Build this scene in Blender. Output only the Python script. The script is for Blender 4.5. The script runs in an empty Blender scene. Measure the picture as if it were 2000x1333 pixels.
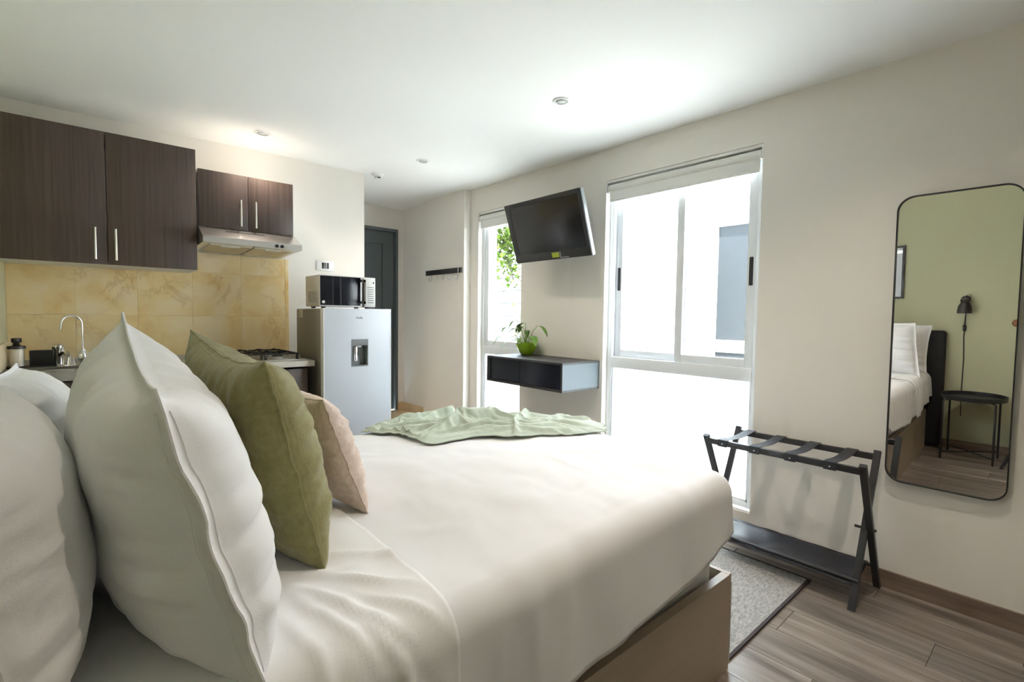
import bpy, bmesh, math, random
from mathutils import Vector, Matrix, noise

random.seed(7)
S = bpy.context.scene
COL = S.collection
# ---------------------------------------------------------------- camera
H, W, K, CH = 2.4, 2.777, 3.946, 1.231          # ceiling, window wall x, kitchen wall y, eye height
G = -0.318                                      # green headboard wall x
YAW, PIT, ROL, FPX = 0.71960033, -0.05091639, 0.01316034, 959.0
fwd = Vector((math.sin(YAW)*math.cos(PIT), math.cos(YAW)*math.cos(PIT), math.sin(PIT)))
rt = Vector((math.cos(YAW), -math.sin(YAW), 0)); up = rt.cross(fwd)
r2 = rt*math.cos(ROL)+up*math.sin(ROL); u2 = -rt*math.sin(ROL)+up*math.cos(ROL)
cd = bpy.data.cameras.new('camera'); cam = bpy.data.objects.new('camera', cd); COL.objects.link(cam)
cd.sensor_fit = 'HORIZONTAL'; cd.sensor_width = 36.0; cd.lens = FPX/2000*36.0; cd.clip_start = 0.02
m = Matrix((r2, u2, -fwd)).transposed().to_4x4(); m.translation = Vector((0, 0, CH)); cam.matrix_world = m
S.camera = cam
# ---------------------------------------------------------------- sky, sun, exposure
wd = bpy.data.worlds.new('sky'); S.world = wd; wd.use_nodes = True
bg = wd.node_tree.nodes['Background']; bg.inputs[0].default_value = (0.70, 0.85, 1.0, 1); bg.inputs[1].default_value = 9.5
sl = bpy.data.lights.new('sun', 'SUN'); sl.energy = 14.0; sl.angle = 0.02; sl.color = (1, 0.95, 0.86)
so = bpy.data.objects.new('sun', sl); COL.objects.link(so)
so.rotation_euler = Vector((0.62, 0.30, -1.0)).to_track_quat('-Z', 'Y').to_euler()
WIN = {1: (1.14, 2.19, 0.145, 2.18), 2: (3.065, 3.66, 0.145, 2.178)}
for n, (a, b, c, d) in WIN.items():              # sky portals guide sampling through the openings
    pl = bpy.data.lights.new('window_portal', 'AREA'); pl.shape = 'RECTANGLE'; pl.size = d-c; pl.size_y = b-a
    pl.cycles.is_portal = True
    po = bpy.data.objects.new('window_portal', pl); COL.objects.link(po)
    po.location = (W+0.24, (a+b)/2, (c+d)/2); po.rotation_euler = (0, math.pi/2, 0)
vs = S.view_settings; vs.view_transform = 'Standard'; vs.look = 'None'; vs.gamma = 1.0; vs.use_curve_mapping = False
vs.exposure = 1.55
S.cycles.use_denoising = True
S.cycles.max_bounces = 14; S.cycles.diffuse_bounces = 8; S.cycles.transparent_max_bounces = 16
S.cycles.sample_clamp_indirect = 12.0
S.cycles.caustics_reflective = False; S.cycles.caustics_refractive = False

# ---------------------------------------------------------------- materials
MATS = {}
def mat(name, col, rough=0.5, metal=0.0, var=0.0, vscale=6.0, stretch=(1, 1, 1), bump=0.0, bscale=200.0, spec=0.5,
        coat=0.0, sheen=0.0, col2=None, rnd=0.0, trans=0.0):
    if name in MATS: return MATS[name]
    M = bpy.data.materials.new(name); M.use_nodes = True; nt = M.node_tree; N = nt.nodes; L = nt.links
    P = N['Principled BSDF']; P.inputs['Base Color'].default_value = (*col, 1); P.inputs['Roughness'].default_value = rough
    P.inputs['Metallic'].default_value = metal; P.inputs['Specular IOR Level'].default_value = spec
    P.inputs['Coat Weight'].default_value = coat; P.inputs['Sheen Weight'].default_value = sheen
    tc = N.new('ShaderNodeTexCoord'); mp = N.new('ShaderNodeMapping'); mp.inputs['Scale'].default_value = stretch
    L.new(tc.outputs['Object'], mp.inputs['Vector']); vec = mp.outputs['Vector']
    if rnd:
        oi = N.new('ShaderNodeObjectInfo'); ad = N.new('ShaderNodeVectorMath'); ad.operation = 'ADD'
        ml = N.new('ShaderNodeMath'); ml.operation = 'MULTIPLY'; ml.inputs[1].default_value = 37.0
        L.new(oi.outputs['Random'], ml.inputs[0]); L.new(vec, ad.inputs[0]); L.new(ml.outputs[0], ad.inputs[1]); vec = ad.outputs[0]
    if var or col2:
        nz = N.new('ShaderNodeTexNoise'); nz.inputs['Scale'].default_value = vscale; nz.inputs['Detail'].default_value = 6
        nz.inputs['Roughness'].default_value = 0.6; L.new(vec, nz.inputs['Vector'])
        rp = N.new('ShaderNodeValToRGB'); rp.color_ramp.elements[0].position = 0.3; rp.color_ramp.elements[1].position = 0.7
        c2 = col2 or tuple(min(1, c*(1+var)) for c in col); c1 = col if col2 else tuple(c*(1-var) for c in col)
        rp.color_ramp.elements[0].color = (*c1, 1); rp.color_ramp.elements[1].color = (*c2, 1)
        L.new(nz.outputs['Fac'], rp.inputs['Fac']); out = rp.outputs['Color']
        if rnd:
            hv = N.new('ShaderNodeHueSaturation'); mr = N.new('ShaderNodeMapRange')
            mr.inputs['To Min'].default_value = 1-rnd; mr.inputs['To Max'].default_value = 1+rnd
            L.new(oi.outputs['Random'], mr.inputs['Value']); L.new(mr.outputs[0], hv.inputs['Value']); L.new(out, hv.inputs['Color']); out = hv.outputs['Color']
        L.new(out, P.inputs['Base Color'])
    if bump:
        nb = N.new('ShaderNodeTexNoise'); nb.inputs['Scale'].default_value = bscale; nb.inputs['Detail'].default_value = 3
        L.new(vec, nb.inputs['Vector']); bp = N.new('ShaderNodeBump'); bp.inputs['Strength'].default_value = bump; bp.inputs['Distance'].default_value = 0.01
        L.new(nb.outputs['Fac'], bp.inputs['Height']); L.new(bp.outputs['Normal'], P.inputs['Normal'])
    MATS[name] = M; return M

WALL = mat('warm_white_paint', (0.80, 0.765, 0.71), 0.75, bump=0.04, bscale=90)
CEIL = mat('ceiling_paint', (0.86, 0.855, 0.83), 0.8, bump=0.02, bscale=120)
GREEN = mat('sage_green_paint', (0.50, 0.485, 0.305), 0.75, bump=0.04, bscale=90)
EXTW = mat('exterior_white', (0.88, 0.88, 0.87), 0.9)
WOOD = mat('grey_oak_laminate', (0.095, 0.073, 0.058), 0.28, var=0, col2=(0.32, 0.275, 0.235), vscale=3.2, stretch=(7.5, 0.5, 1), rnd=0.26, bump=0.04, bscale=30)
SKIRT = mat('brown_wood_skirting', (0.15, 0.10, 0.075), 0.45, col2=(0.26, 0.19, 0.145), vscale=5, stretch=(6, 0.6, 6), bump=0.03, bscale=30)
BEIGET = mat('beige_floor_tile', (0.60, 0.43, 0.23), 0.3, col2=(0.74, 0.57, 0.36), vscale=4)
WENGE = mat('dark_wenge_laminate', (0.052, 0.036, 0.030), 0.42, col2=(0.098, 0.068, 0.055), vscale=4, stretch=(22, 22, 0.5), bump=0.03, bscale=20)
WHITEL = mat('white_melamine', (0.80, 0.79, 0.77), 0.5)
BRUSH = mat('brushed_nickel', (0.80, 0.77, 0.70), 0.32, 0.9)
STEEL = mat('brushed_stainless_steel', (0.66, 0.65, 0.63), 0.28, 1.0, var=0.08, vscale=3, stretch=(1, 40, 40))
FRIDGE = mat('silver_fridge_door', (0.46, 0.475, 0.50), 0.42, 0.7)
FRSIDE = mat('grey_fridge_side', (0.24, 0.22, 0.19), 0.45, 0.2)
CHROME = mat('chrome', (0.82, 0.82, 0.82), 0.08, 1.0)
BLACK = mat('matte_black_metal', (0.018, 0.018, 0.020), 0.42)
BLKPL = mat('black_plastic', (0.016, 0.016, 0.018), 0.35)
GLOSSB = mat('glossy_dark_panel', (0.008, 0.009, 0.016), 0.16, spec=0.3)
ALU = mat('white_aluminium', (0.72, 0.745, 0.77), 0.4, 0.0)
BLIND = mat('white_blind_fabric', (0.82, 0.81, 0.78), 0.7)
STONE = mat('grey_beige_worktop', (0.52, 0.48, 0.41), 0.35, var=0.06, vscale=30)
CREAMS = mat('cream_marble', (0.76, 0.66, 0.46), 0.25, var=0.08, vscale=5)
LINEN = mat('white_cotton', (0.79, 0.787, 0.785), 0.85, bump=0.10, bscale=420, sheen=0.2)
LINEN2 = mat('white_cotton_duvet', (0.76, 0.757, 0.765), 0.85, bump=0.15, bscale=60, sheen=0.2)
OLIVE = mat('olive_green_weave', (0.215, 0.195, 0.068), 0.95, col2=(0.285, 0.262, 0.105), vscale=60, sheen=0.3)
TAN = mat('beige_linen_weave', (0.60, 0.48, 0.40), 0.95, col2=(0.72, 0.61, 0.54), vscale=90, bump=0.3, bscale=350)
SAGEC = mat('pale_sage_throw', (0.46, 0.53, 0.44), 0.95, col2=(0.53, 0.60, 0.51), vscale=80, bump=0.2, bscale=500, sheen=0.3)
TAUPE = mat('taupe_laminate', (0.40, 0.315, 0.235), 0.5, var=0.05, vscale=12, stretch=(0.4, 1, 8))
EDGE = mat('pale_edge_strip', (0.68, 0.68, 0.66), 0.4)
UPHOL = mat('black_upholstery', (0.012, 0.012, 0.014), 0.8, bump=0.2, bscale=300)
SLATE = mat('slate_grey_door_paint', (0.105, 0.128, 0.138), 0.42)
GREENP = mat('lime_green_ceramic', (0.30, 0.52, 0.02), 0.2, coat=0.4)
SOIL = mat('dark_soil', (0.03, 0.022, 0.015), 0.95, bump=0.5, bscale=80)
LEAF = mat('green_leaf', (0.06, 0.15, 0.03), 0.45, col2=(0.20, 0.34, 0.06), vscale=25)
LEAFT = mat('bright_tree_leaf', (0.016, 0.040, 0.003), 0.7, col2=(0.06, 0.085, 0.006), vscale=9, spec=0.1)
BARK = mat('pale_bark', (0.06, 0.05, 0.035), 0.9, var=0.2, vscale=30)
JOINT = mat('grey_joint', (0.035, 0.035, 0.035), 0.9)
GREYS = mat('grey_side_laminate', (0.072, 0.088, 0.095), 0.5)
DARKT = mat('dark_shelf_top', (0.040, 0.037, 0.035), 0.5, spec=0.3)
RUGM = mat('grey_woven_rug', (0.27, 0.26, 0.24), 1.0, col2=(0.62, 0.60, 0.56), vscale=55, stretch=(1.0, 3.0, 1), bump=0.9, bscale=150)
RUGE = mat('dark_rug_binding', (0.05, 0.04, 0.04), 0.95)
WEB = mat('black_webbing', (0.018, 0.02, 0.026), 0.6, bump=0.2, bscale=500)
NYLON = mat('navy_black_nylon', (0.010, 0.012, 0.020), 0.38, bump=0.06, bscale=60)
PAPER = mat('white_print_paper', (0.82, 0.81, 0.80), 0.6)
CLEARP = mat('cloudy_plastic', (0.74, 0.68, 0.56), 0.25)
GREYP = mat('grey_plastic', (0.17, 0.185, 0.185), 0.4)
WHITEP = mat('white_plastic', (0.80, 0.80, 0.78), 0.4)
SILVP = mat('silver_plastic', (0.62, 0.62, 0.62), 0.3, 0.5)
BRONZ = mat('dark_bronze_metal', (0.045, 0.038, 0.034), 0.4, 0.3)
STICK = mat('lime_sticker', (0.38, 0.48, 0.03), 0.5)
BROWN = mat('brown_placeholder', (0.24, 0.09, 0.03), 0.5)
LENS = mat('frosted_lamp_lens', (0.75, 0.75, 0.73), 0.5)
FILTER = mat('grease_filter_mesh', (0.55, 0.50, 0.38), 0.35, 0.9, bump=0.5, bscale=300)
NGLASS = mat('blue_grey_neighbour_glass', (0.020, 0.024, 0.028), 0.25, spec=0.15)
GRATE = mat('black_cast_iron', (0.013, 0.013, 0.014), 0.5)
GROUND = mat('pale_courtyard_paving', (0.62, 0.61, 0.58), 0.9, var=0.06, vscale=3)

def olive_weave():
    nt = OLIVE.node_tree; N = nt.nodes; L = nt.links
    tc = N.new('ShaderNodeUVMap'); w1 = N.new('ShaderNodeTexWave'); w1.bands_direction = 'X'; w1.inputs['Scale'].default_value = 34
    w2 = N.new('ShaderNodeTexWave'); w2.bands_direction = 'Y'; w2.inputs['Scale'].default_value = 34
    for w in (w1, w2): L.new(tc.outputs[0], w.inputs['Vector'])
    mx = N.new('ShaderNodeMath'); mx.operation = 'MULTIPLY'; L.new(w1.outputs['Fac'], mx.inputs[0]); L.new(w2.outputs['Fac'], mx.inputs[1])
    b = N.new('ShaderNodeBump'); b.inputs['Strength'].default_value = 0.35; b.inputs['Distance'].default_value = 0.003
    L.new(mx.outputs[0], b.inputs['Height']); L.new(b.outputs[0], N['Principled BSDF'].inputs['Normal'])
olive_weave()

def duvet_stripes():
    nt = LINEN2.node_tree; N = nt.nodes; L = nt.links
    tc = N.new('ShaderNodeUVMap'); w1 = N.new('ShaderNodeTexWave'); w1.bands_direction = 'Y'; w1.inputs['Scale'].default_value = 18
    L.new(tc.outputs[0], w1.inputs['Vector'])
    b = N.new('ShaderNodeBump'); b.inputs['Strength'].default_value = 0.035; b.inputs['Distance'].default_value = 0.004
    L.new(w1.outputs['Fac'], b.inputs['Height']); L.new(b.outputs[0], N['Principled BSDF'].inputs['Normal'])
duvet_stripes()

def marble():
    M = bpy.data.materials.new('golden_marble_tile'); M.use_nodes = True; nt = M.node_tree; N = nt.nodes; L = nt.links
    P = N['Principled BSDF']; P.inputs['Roughness'].default_value = 0.28
    tc = N.new('ShaderNodeTexCoord'); oi = N.new('ShaderNodeObjectInfo'); ml = N.new('ShaderNodeMath'); ml.operation = 'MULTIPLY'; ml.inputs[1].default_value = 19
    ad = N.new('ShaderNodeVectorMath'); L.new(oi.outputs['Random'], ml.inputs[0]); L.new(tc.outputs['Object'], ad.inputs[0]); L.new(ml.outputs[0], ad.inputs[1])
    n1 = N.new('ShaderNodeTexNoise'); n1.inputs['Scale'].default_value = 4.5; n1.inputs['Detail'].default_value = 7; n1.inputs['Distortion'].default_value = 0.6
    n2 = N.new('ShaderNodeTexNoise'); n2.inputs['Scale'].default_value = 3.6; n2.inputs['Detail'].default_value = 12; n2.inputs['Roughness'].default_value = 0.68; n2.inputs['Distortion'].default_value = 0.5
    for n in (n1, n2): L.new(ad.outputs[0], n.inputs['Vector'])
    r1 = N.new('ShaderNodeValToRGB'); e = r1.color_ramp.elements
    e[0].position = 0.28; e[0].color = (0.74, 0.49, 0.19, 1); e[1].position = 0.66; e[1].color = (0.86, 0.71, 0.46, 1)
    x = e.new(0.46); x.color = (0.82, 0.63, 0.33, 1)
    L.new(n1.outputs['Fac'], r1.inputs['Fac'])
    r2_ = N.new('ShaderNodeValToRGB'); e = r2_.color_ramp.elements                       # thin veins
    e[0].position = 0.455; e[0].color = (0, 0, 0, 1); e[1].position = 0.535; e[1].color = (0, 0, 0, 1)
    x = e.new(0.5); x.color = (0.40, 0.40, 0.40, 1)
    L.new(n2.outputs['Fac'], r2_.inputs['Fac'])
    n3 = N.new('ShaderNodeTexNoise'); n3.inputs['Scale'].default_value = 3.2; L.new(ad.outputs[0], n3.inputs['Vector'])
    r3 = N.new('ShaderNodeValToRGB'); r3.color_ramp.elements[0].position = 0.48; r3.color_ramp.elements[1].position = 0.66
    L.new(n3.outputs['Fac'], r3.inputs['Fac'])
    mm = N.new('ShaderNodeMath'); mm.operation = 'MULTIPLY'; L.new(r2_.outputs['Color'], mm.inputs[0]); L.new(r3.outputs['Color'], mm.inputs[1])
    mx = N.new('ShaderNodeMixRGB'); L.new(mm.outputs[0], mx.inputs['Fac']); L.new(r1.outputs['Color'], mx.inputs[1]); mx.inputs[2].default_value = (0.46, 0.25, 0.07, 1)
    L.new(mx.outputs[0], P.inputs['Base Color']); return M
MARBLE = marble()

def glass(name, tint=(1, 1, 1), gloss=0.08):
    M = bpy.data.materials.new(name); M.use_nodes = True; nt = M.node_tree; N = nt.nodes; L = nt.links; N.remove(N['Principled BSDF'])
    t = N.new('ShaderNodeBsdfTransparent'); t.inputs[0].default_value = (*tint, 1); g = N.new('ShaderNodeBsdfGlossy'); g.inputs['Roughness'].default_value = 0.02
    mx = N.new('ShaderNodeMixShader'); mx.inputs[0].default_value = gloss
    L.new(t.outputs[0], mx.inputs[1]); L.new(g.outputs[0], mx.inputs[2]); L.new(mx.outputs[0], N['Material Output'].inputs[0]); return M
CLEAR = glass('clear_window_glass')
def frosted():
    M = bpy.data.materials.new('frosted_glass'); M.use_nodes = True; nt = M.node_tree; N = nt.nodes; L = nt.links; N.remove(N['Principled BSDF'])
    t = N.new('ShaderNodeBsdfTranslucent'); t.inputs[0].default_value = (0.95, 0.97, 0.98, 1); d = N.new('ShaderNodeBsdfDiffuse'); d.inputs[0].default_value = (0.85, 0.87, 0.88, 1)
    mx = N.new('ShaderNodeMixShader'); mx.inputs[0].default_value = 0.2
    L.new(t.outputs[0], mx.inputs[1]); L.new(d.outputs[0], mx.inputs[2]); L.new(mx.outputs[0], N['Material Output'].inputs[0]); return M
FROST = frosted()
def mirror_mat():
    M = bpy.data.materials.new('mirror_silver'); M.use_nodes = True; P = M.node_tree.nodes['Principled BSDF']
    P.inputs['Base Color'].default_value = (0.9, 0.9, 0.885, 1); P.inputs['Metallic'].default_value = 1; P.inputs['Roughness'].default_value = 0.0; return M
MIRR = mirror_mat()

# ---------------------------------------------------------------- mesh helpers
def box(bm, x0, x1, y0, y1, z0, z1, mtx=None):
    vs_ = [bm.verts.new((x, y, z)) for z in (z0, z1) for y in (y0, y1) for x in (x0, x1)]
    if mtx:
        for v in vs_: v.co = mtx @ v.co
    for f in ((0, 2, 3, 1), (4, 5, 7, 6), (0, 1, 5, 4), (2, 6, 7, 3), (0, 4, 6, 2), (1, 3, 7, 5)):
        bm.faces.new([vs_[i] for i in f])
    return vs_
def tube(bm, pts, r, seg=10, caps=True, closed=False):
    pts = [Vector(p) for p in pts]; n = len(pts); rings = []
    rr = r if isinstance(r, (list, tuple)) else [r]*n
    prev = None
    for i, p in enumerate(pts):
        if closed: d = pts[(i+1) % n]-pts[i-1]
        else: d = pts[min(i+1, n-1)]-pts[max(i-1, 0)]
        d.normalize()
        if prev is None:
            a = Vector((0, 0, 1)) if abs(d.z) < 0.9 else Vector((1, 0, 0))
            e = d.cross(a).normalized()
        else:
            e = (prev-d*prev.dot(d)).normalized()
        prev = e; f = d.cross(e)
        rings.append([bm.verts.new(p+(e*math.cos(2*math.pi*k/seg)+f*math.sin(2*math.pi*k/seg))*rr[i]) for k in range(seg)])
    m_ = n if closed else n-1
    for i in range(m_):
        a, b = rings[i], rings[(i+1) % n]
        for k in range(seg): bm.faces.new((a[k], a[(k+1) % seg], b[(k+1) % seg], b[k]))
    if caps and not closed:
        bm.faces.new(rings[0][::-1]); bm.faces.new(rings[-1])
def bar(bm, p, q, w, t, upv=(0, 0, 1)):
    p, q = Vector(p), Vector(q); d = (q-p); l = d.length; d.normalize(); a = Vector(upv); e = d.cross(a)
    if e.length < 1e-4: e = d.cross(Vector((1, 0, 0)))
    e.normalize(); f = e.cross(d)
    M = Matrix((e, d, f)).transposed().to_4x4(); M.translation = p
    box(bm, -w/2, w/2, 0, l, -t/2, t/2, M)
def lathe(bm, prof, c=(0, 0, 0), seg=28):
    c = Vector(c); rings = []
    for r, z in prof:
        rings.append([bm.verts.new(c+Vector((r*math.cos(2*math.pi*k/seg), r*math.sin(2*math.pi*k/seg), z))) for k in range(seg)] if r > 1e-6 else [bm.verts.new(c+Vector((0, 0, z)))])
    for a, b in zip(rings, rings[1:]):
        for k in range(seg):
            if len(a) == 1 and len(b) == 1: continue
            if len(a) == 1: bm.faces.new((a[0], b[(k+1) % seg], b[k]))
            elif len(b) == 1: bm.faces.new((a[k], a[(k+1) % seg], b[0]))
            else: bm.faces.new((a[k], a[(k+1) % seg], b[(k+1) % seg], b[k]))
def grid(bm, P, cols, rows, uv=True):
    """P(i,j) -> Vector on an (cols+1)x(rows+1) lattice"""
    V = [[bm.verts.new(P(i, j)) for i in range(cols+1)] for j in range(rows+1)]
    ul = bm.loops.layers.uv.verify() if uv else None
    for j in range(rows):
        for i in range(cols):
            f = bm.faces.new((V[j][i], V[j][i+1], V[j+1][i+1], V[j+1][i]))
            if uv:
                for lp, (a, b) in zip(f.loops, ((i, j), (i+1, j), (i+1, j+1), (i, j+1))): lp[ul].uv = (a/cols, b/rows)
    return V
def bevel(bm, w, seg=2):
    bmesh.ops.bevel(bm, geom=bm.edges[:], offset=w, segments=seg, affect='EDGES', profile=0.5, clamp_overlap=True)
def obj(name, bm, material, parent=None, smooth=False, fix=True):
    if fix: bmesh.ops.recalc_face_normals(bm, faces=bm.faces)
    me = bpy.data.meshes.new(name); bm.to_mesh(me); bm.free(); me.materials.append(material)
    if smooth:
        for p in me.polygons: p.use_smooth = True
        if smooth != 'all': me.set_sharp_from_angle(angle=math.radians(40))
    o = bpy.data.objects.new(name, me); COL.objects.link(o)
    if parent: o.parent = parent; o.matrix_parent_inverse = parent.matrix_basis.inverted()
    return o
def B(name, material, parent, *boxes, bev=0.0, mtx=None):
    bm = bmesh.new()
    for b in boxes: box(bm, *b, mtx=mtx)
    if bev: bevel(bm, bev)
    return obj(name, bm, material, parent, smooth=bool(bev))
def T(name, material, parent, pts, r, seg=10, closed=False):
    bm = bmesh.new(); tube(bm, pts, r, seg, closed=closed); return obj(name, bm, material, parent, smooth=True)
def LA(name, material, parent, prof, c=(0, 0, 0), seg=28, mtx=None):
    bm = bmesh.new(); lathe(bm, prof, c, seg)
    if mtx: bmesh.ops.transform(bm, matrix=mtx, verts=bm.verts)
    return obj(name, bm, material, parent, smooth=True)
def thing(name, label, cat, loc=(0, 0, 0), group=None):
    o = bpy.data.objects.new(name, None); COL.objects.link(o); o.location = loc; o.empty_display_size = 0.1
    o['label'] = label; o['category'] = cat
    if group: o['group'] = group
    return o
def tag(o, label, cat, group=None):
    o['label'] = label; o['category'] = cat
    if group: o['group'] = group
    return o
def struct(o, label=None, cat=None):
    o['kind'] = 'structure'
    if label: o['label'] = label
    if cat: o['category'] = cat
    return o
def sroot(name, label, cat, loc=(0, 0, 0)):
    return struct(thing(name, label, cat, loc))
def nz(x, y, z=0.0, o=3): return noise.fractal(Vector((x, y, z)), 1.0, 2.0, o)

# ================================================================= SETTING
NEAR = -1.6
floor = struct(B('floor', JOINT, None, (G, W, NEAR, K, -0.10, -0.012)), 'grey brown wood plank floor of the bedroom', 'floor')
planks = {}
def plank(x0, x1, y0, y1):
    key = (round(x1-x0, 4), round(y1-y0, 4)); g = 0.0008
    if key not in planks:
        bm = bmesh.new(); w, l = key; box(bm, g, w-g, g, l-g, -0.012, 0.0); bevel(bm, 0.0009, 1)
        me = bpy.data.meshes.new('plank'); bm.to_mesh(me); bm.free(); me.materials.append(WOOD); planks[key] = me
    o = bpy.data.objects.new('plank', planks[key]); COL.objects.link(o); o.location = (x0, y0, 0); o.parent = floor
pw, plen, row = 0.1915, 1.22, 0
x = 2.43+pw*2
while x > G+0.001:
    x0, x1 = max(G, x-pw), min(W, x)
    if x1-x0 > 0.01:
        y = NEAR - [0.31, 0.93, 0.55, 0.12, 0.74][row % 5]
        while y < K:
            a, b = max(y, NEAR), min(y+plen, K)
            if b-a > 0.03: plank(x0, x1, a, b)
            y += plen
    x -= pw; row += 1
HF = 0.15
hall_floor = struct(B('floor_hall', BEIGET, None, (1.65, 2.76, K, 5.02, -0.05, HF)), 'raised beige tiled floor of the entrance hall', 'floor')
struct(B('ceiling', CEIL, None, (G-0.2, W+0.22, NEAR-0.2, 5.2, H, H+0.2)), 'smooth white painted ceiling', 'ceiling')
struct(B('wall_headboard', GREEN, None, (G-0.15, G, NEAR, K, -0.05, H)), 'sage green painted wall behind the headboard', 'wall')
struct(B('wall_near', WALL, None, (G-0.15, W+0.22, NEAR-0.15, NEAR, -0.05, H)), 'plain white wall behind the viewer', 'wall')
wk = struct(B('wall_kitchen', WALL, None, (G-0.15, 1.797, K, K+0.12, -0.05, H)), 'white kitchen wall with golden marble splashback tiles', 'wall')
struct(B('wall_hall_side', WALL, None, (1.677, 1.797, K+0.12, 5.02, -0.05, H)), 'side wall of the hall behind the kitchen', 'wall')
TH = 0.22
bm = bmesh.new()
a1, b1, c1, d1 = WIN[1]; a2, b2, c2, d2 = WIN[2]
for (y0, y1) in ((NEAR, a1), (b1, a2), (b2, 5.2)): box(bm, W, W+TH, y0, y1, -0.05, H)
for (y0, y1, z0, z1) in ((a1, b1, c1, d1), (a2, b2, c2, d2)):
    box(bm, W, W+TH, y0, y1, -0.05, z0); box(bm, W, W+TH, y0, y1, z1, H)
struct(obj('wall_window', bm, WALL), 'white wall with two tall windows', 'wall')
struct(B('wall_pillar', WALL, None, (2.70, W, 3.775, 4.49, -0.05, H)), 'white pillar carrying the coat rack', 'pillar')
struct(B('wall_hall', WALL, None, (2.748, W, 4.49, 5.02, -0.05, H)), 'short white hall wall beside the dark door', 'wall')
# hall end wall with the door opening
DX0, DX1, DT = 1.86, 2.675, 2.175
struct(B('wall_hall_end', WALL, None, (1.797, DX0, 5.02, 5.2, -0.05, H), (DX1, W, 5.02, 5.2, -0.05, H), (DX0, DX1, 5.02, 5.2, DT, H), (DX0, DX1, 5.14, 5.2, -0.05, DT)), 'white end wall of the hall around the dark door', 'wall')
dr = sroot('door_1', 'dark slate grey panelled entrance door at the end of the hall', 'door', (DX0, 5.05, HF))
B('door_frame', SLATE, dr, (DX0, DX0+0.03, 5.0, 5.12, HF, DT), (DX1-0.03, DX1, 5.0, 5.12, HF, DT), (DX0+0.03, DX1-0.03, 5.0, 5.12, DT-0.03, DT))
B('door_leaf', SLATE, dr, (DX0+0.032, DX1-0.034, 5.045, 5.085, HF+0.008, DT-0.034))
for z0, z1 in ((0.35, 1.0), (1.12, 2.03)):
    x0, x1, y = DX0+0.15, DX1-0.15, 5.045
    pn = B('door_panel', SLATE, dr, (x0+0.035, x1-0.035, y-0.010, y+0.001, z0+0.035, z1-0.035), bev=0.004)
    B('moulding', SLATE, pn, (x0, x1, y-0.016, y, z0, z0+0.022), (x0, x1, y-0.016, y, z1-0.022, z1), (x0, x0+0.022, y-0.016, y, z0+0.022, z1-0.022), (x1-0.022, x1, y-0.016, y, z0+0.022, z1-0.022))
T('door_handle', BRUSH, dr, [(DX0+0.09, 5.045, 1.15), (DX0+0.09, 4.995, 1.15), (DX0+0.21, 4.995, 1.15)], 0.009)
# skirtings
struct(B('baseboard_window', SKIRT, None, (W-0.013, W, NEAR, 1.12, 0.0, 0.078), (W-0.013, W, 1.12, b1+0.03, 0.0, 0.078), (W-0.013, W, b1+0.03, 3.775, 0.0, 0.078)), 'brown wooden skirting board under the windows', 'skirting')
struct(B('baseboard_headboard', SKIRT, None, (G, G+0.013, NEAR, 3.3, 0.0, 0.078)), 'brown wooden skirting board on the green wall', 'skirting')
struct(B('baseboard_hall', BEIGET, None, (2.738, 2.748, 4.49, 5.02, HF, HF+0.085), (DX1, 2.748, 5.010, 5.02, HF, HF+0.085)), 'beige tile skirting in the entrance hall', 'skirting')
# splashback tiles (children of the kitchen wall)
tile_me = None
xs = [-0.318, -0.027, 0.270, 0.567, 0.864, 1.161]
tmesh = {}
def tile(x0, x1, z0, z1):
    key = (round(x1-x0, 3), round(z1-z0, 3))
    if key not in tmesh:
        bm = bmesh.new(); box(bm, 0.0008, key[0]-0.0008, -0.009, 0.0, 0.0008, key[1]-0.0008); bevel(bm, 0.001, 1)
        me = bpy.data.meshes.new('tile'); bm.to_mesh(me); bm.free(); me.materials.append(MARBLE); tmesh[key] = me
    o = bpy.data.objects.new('tile', tmesh[key]); COL.objects.link(o); o.location = (x0, K, z0); o.parent = wk
B('grout', CREAMS, wk, (G+0.001, 1.187, K-0.006, K-0.0005, 0.926, 1.635))
for i, x0 in enumerate(xs[:-1]):
    for z0, z1 in ((0.925, 1.204), (1.204, 1.500), (1.500, 1.636)):
        tile(x0, xs[i+1], z0, z1)
for z0, z1 in ((0.925, 1.204), (1.204, 1.500), (1.500, 1.636)): tile(1.161, 1.188, z0, z1)

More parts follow.
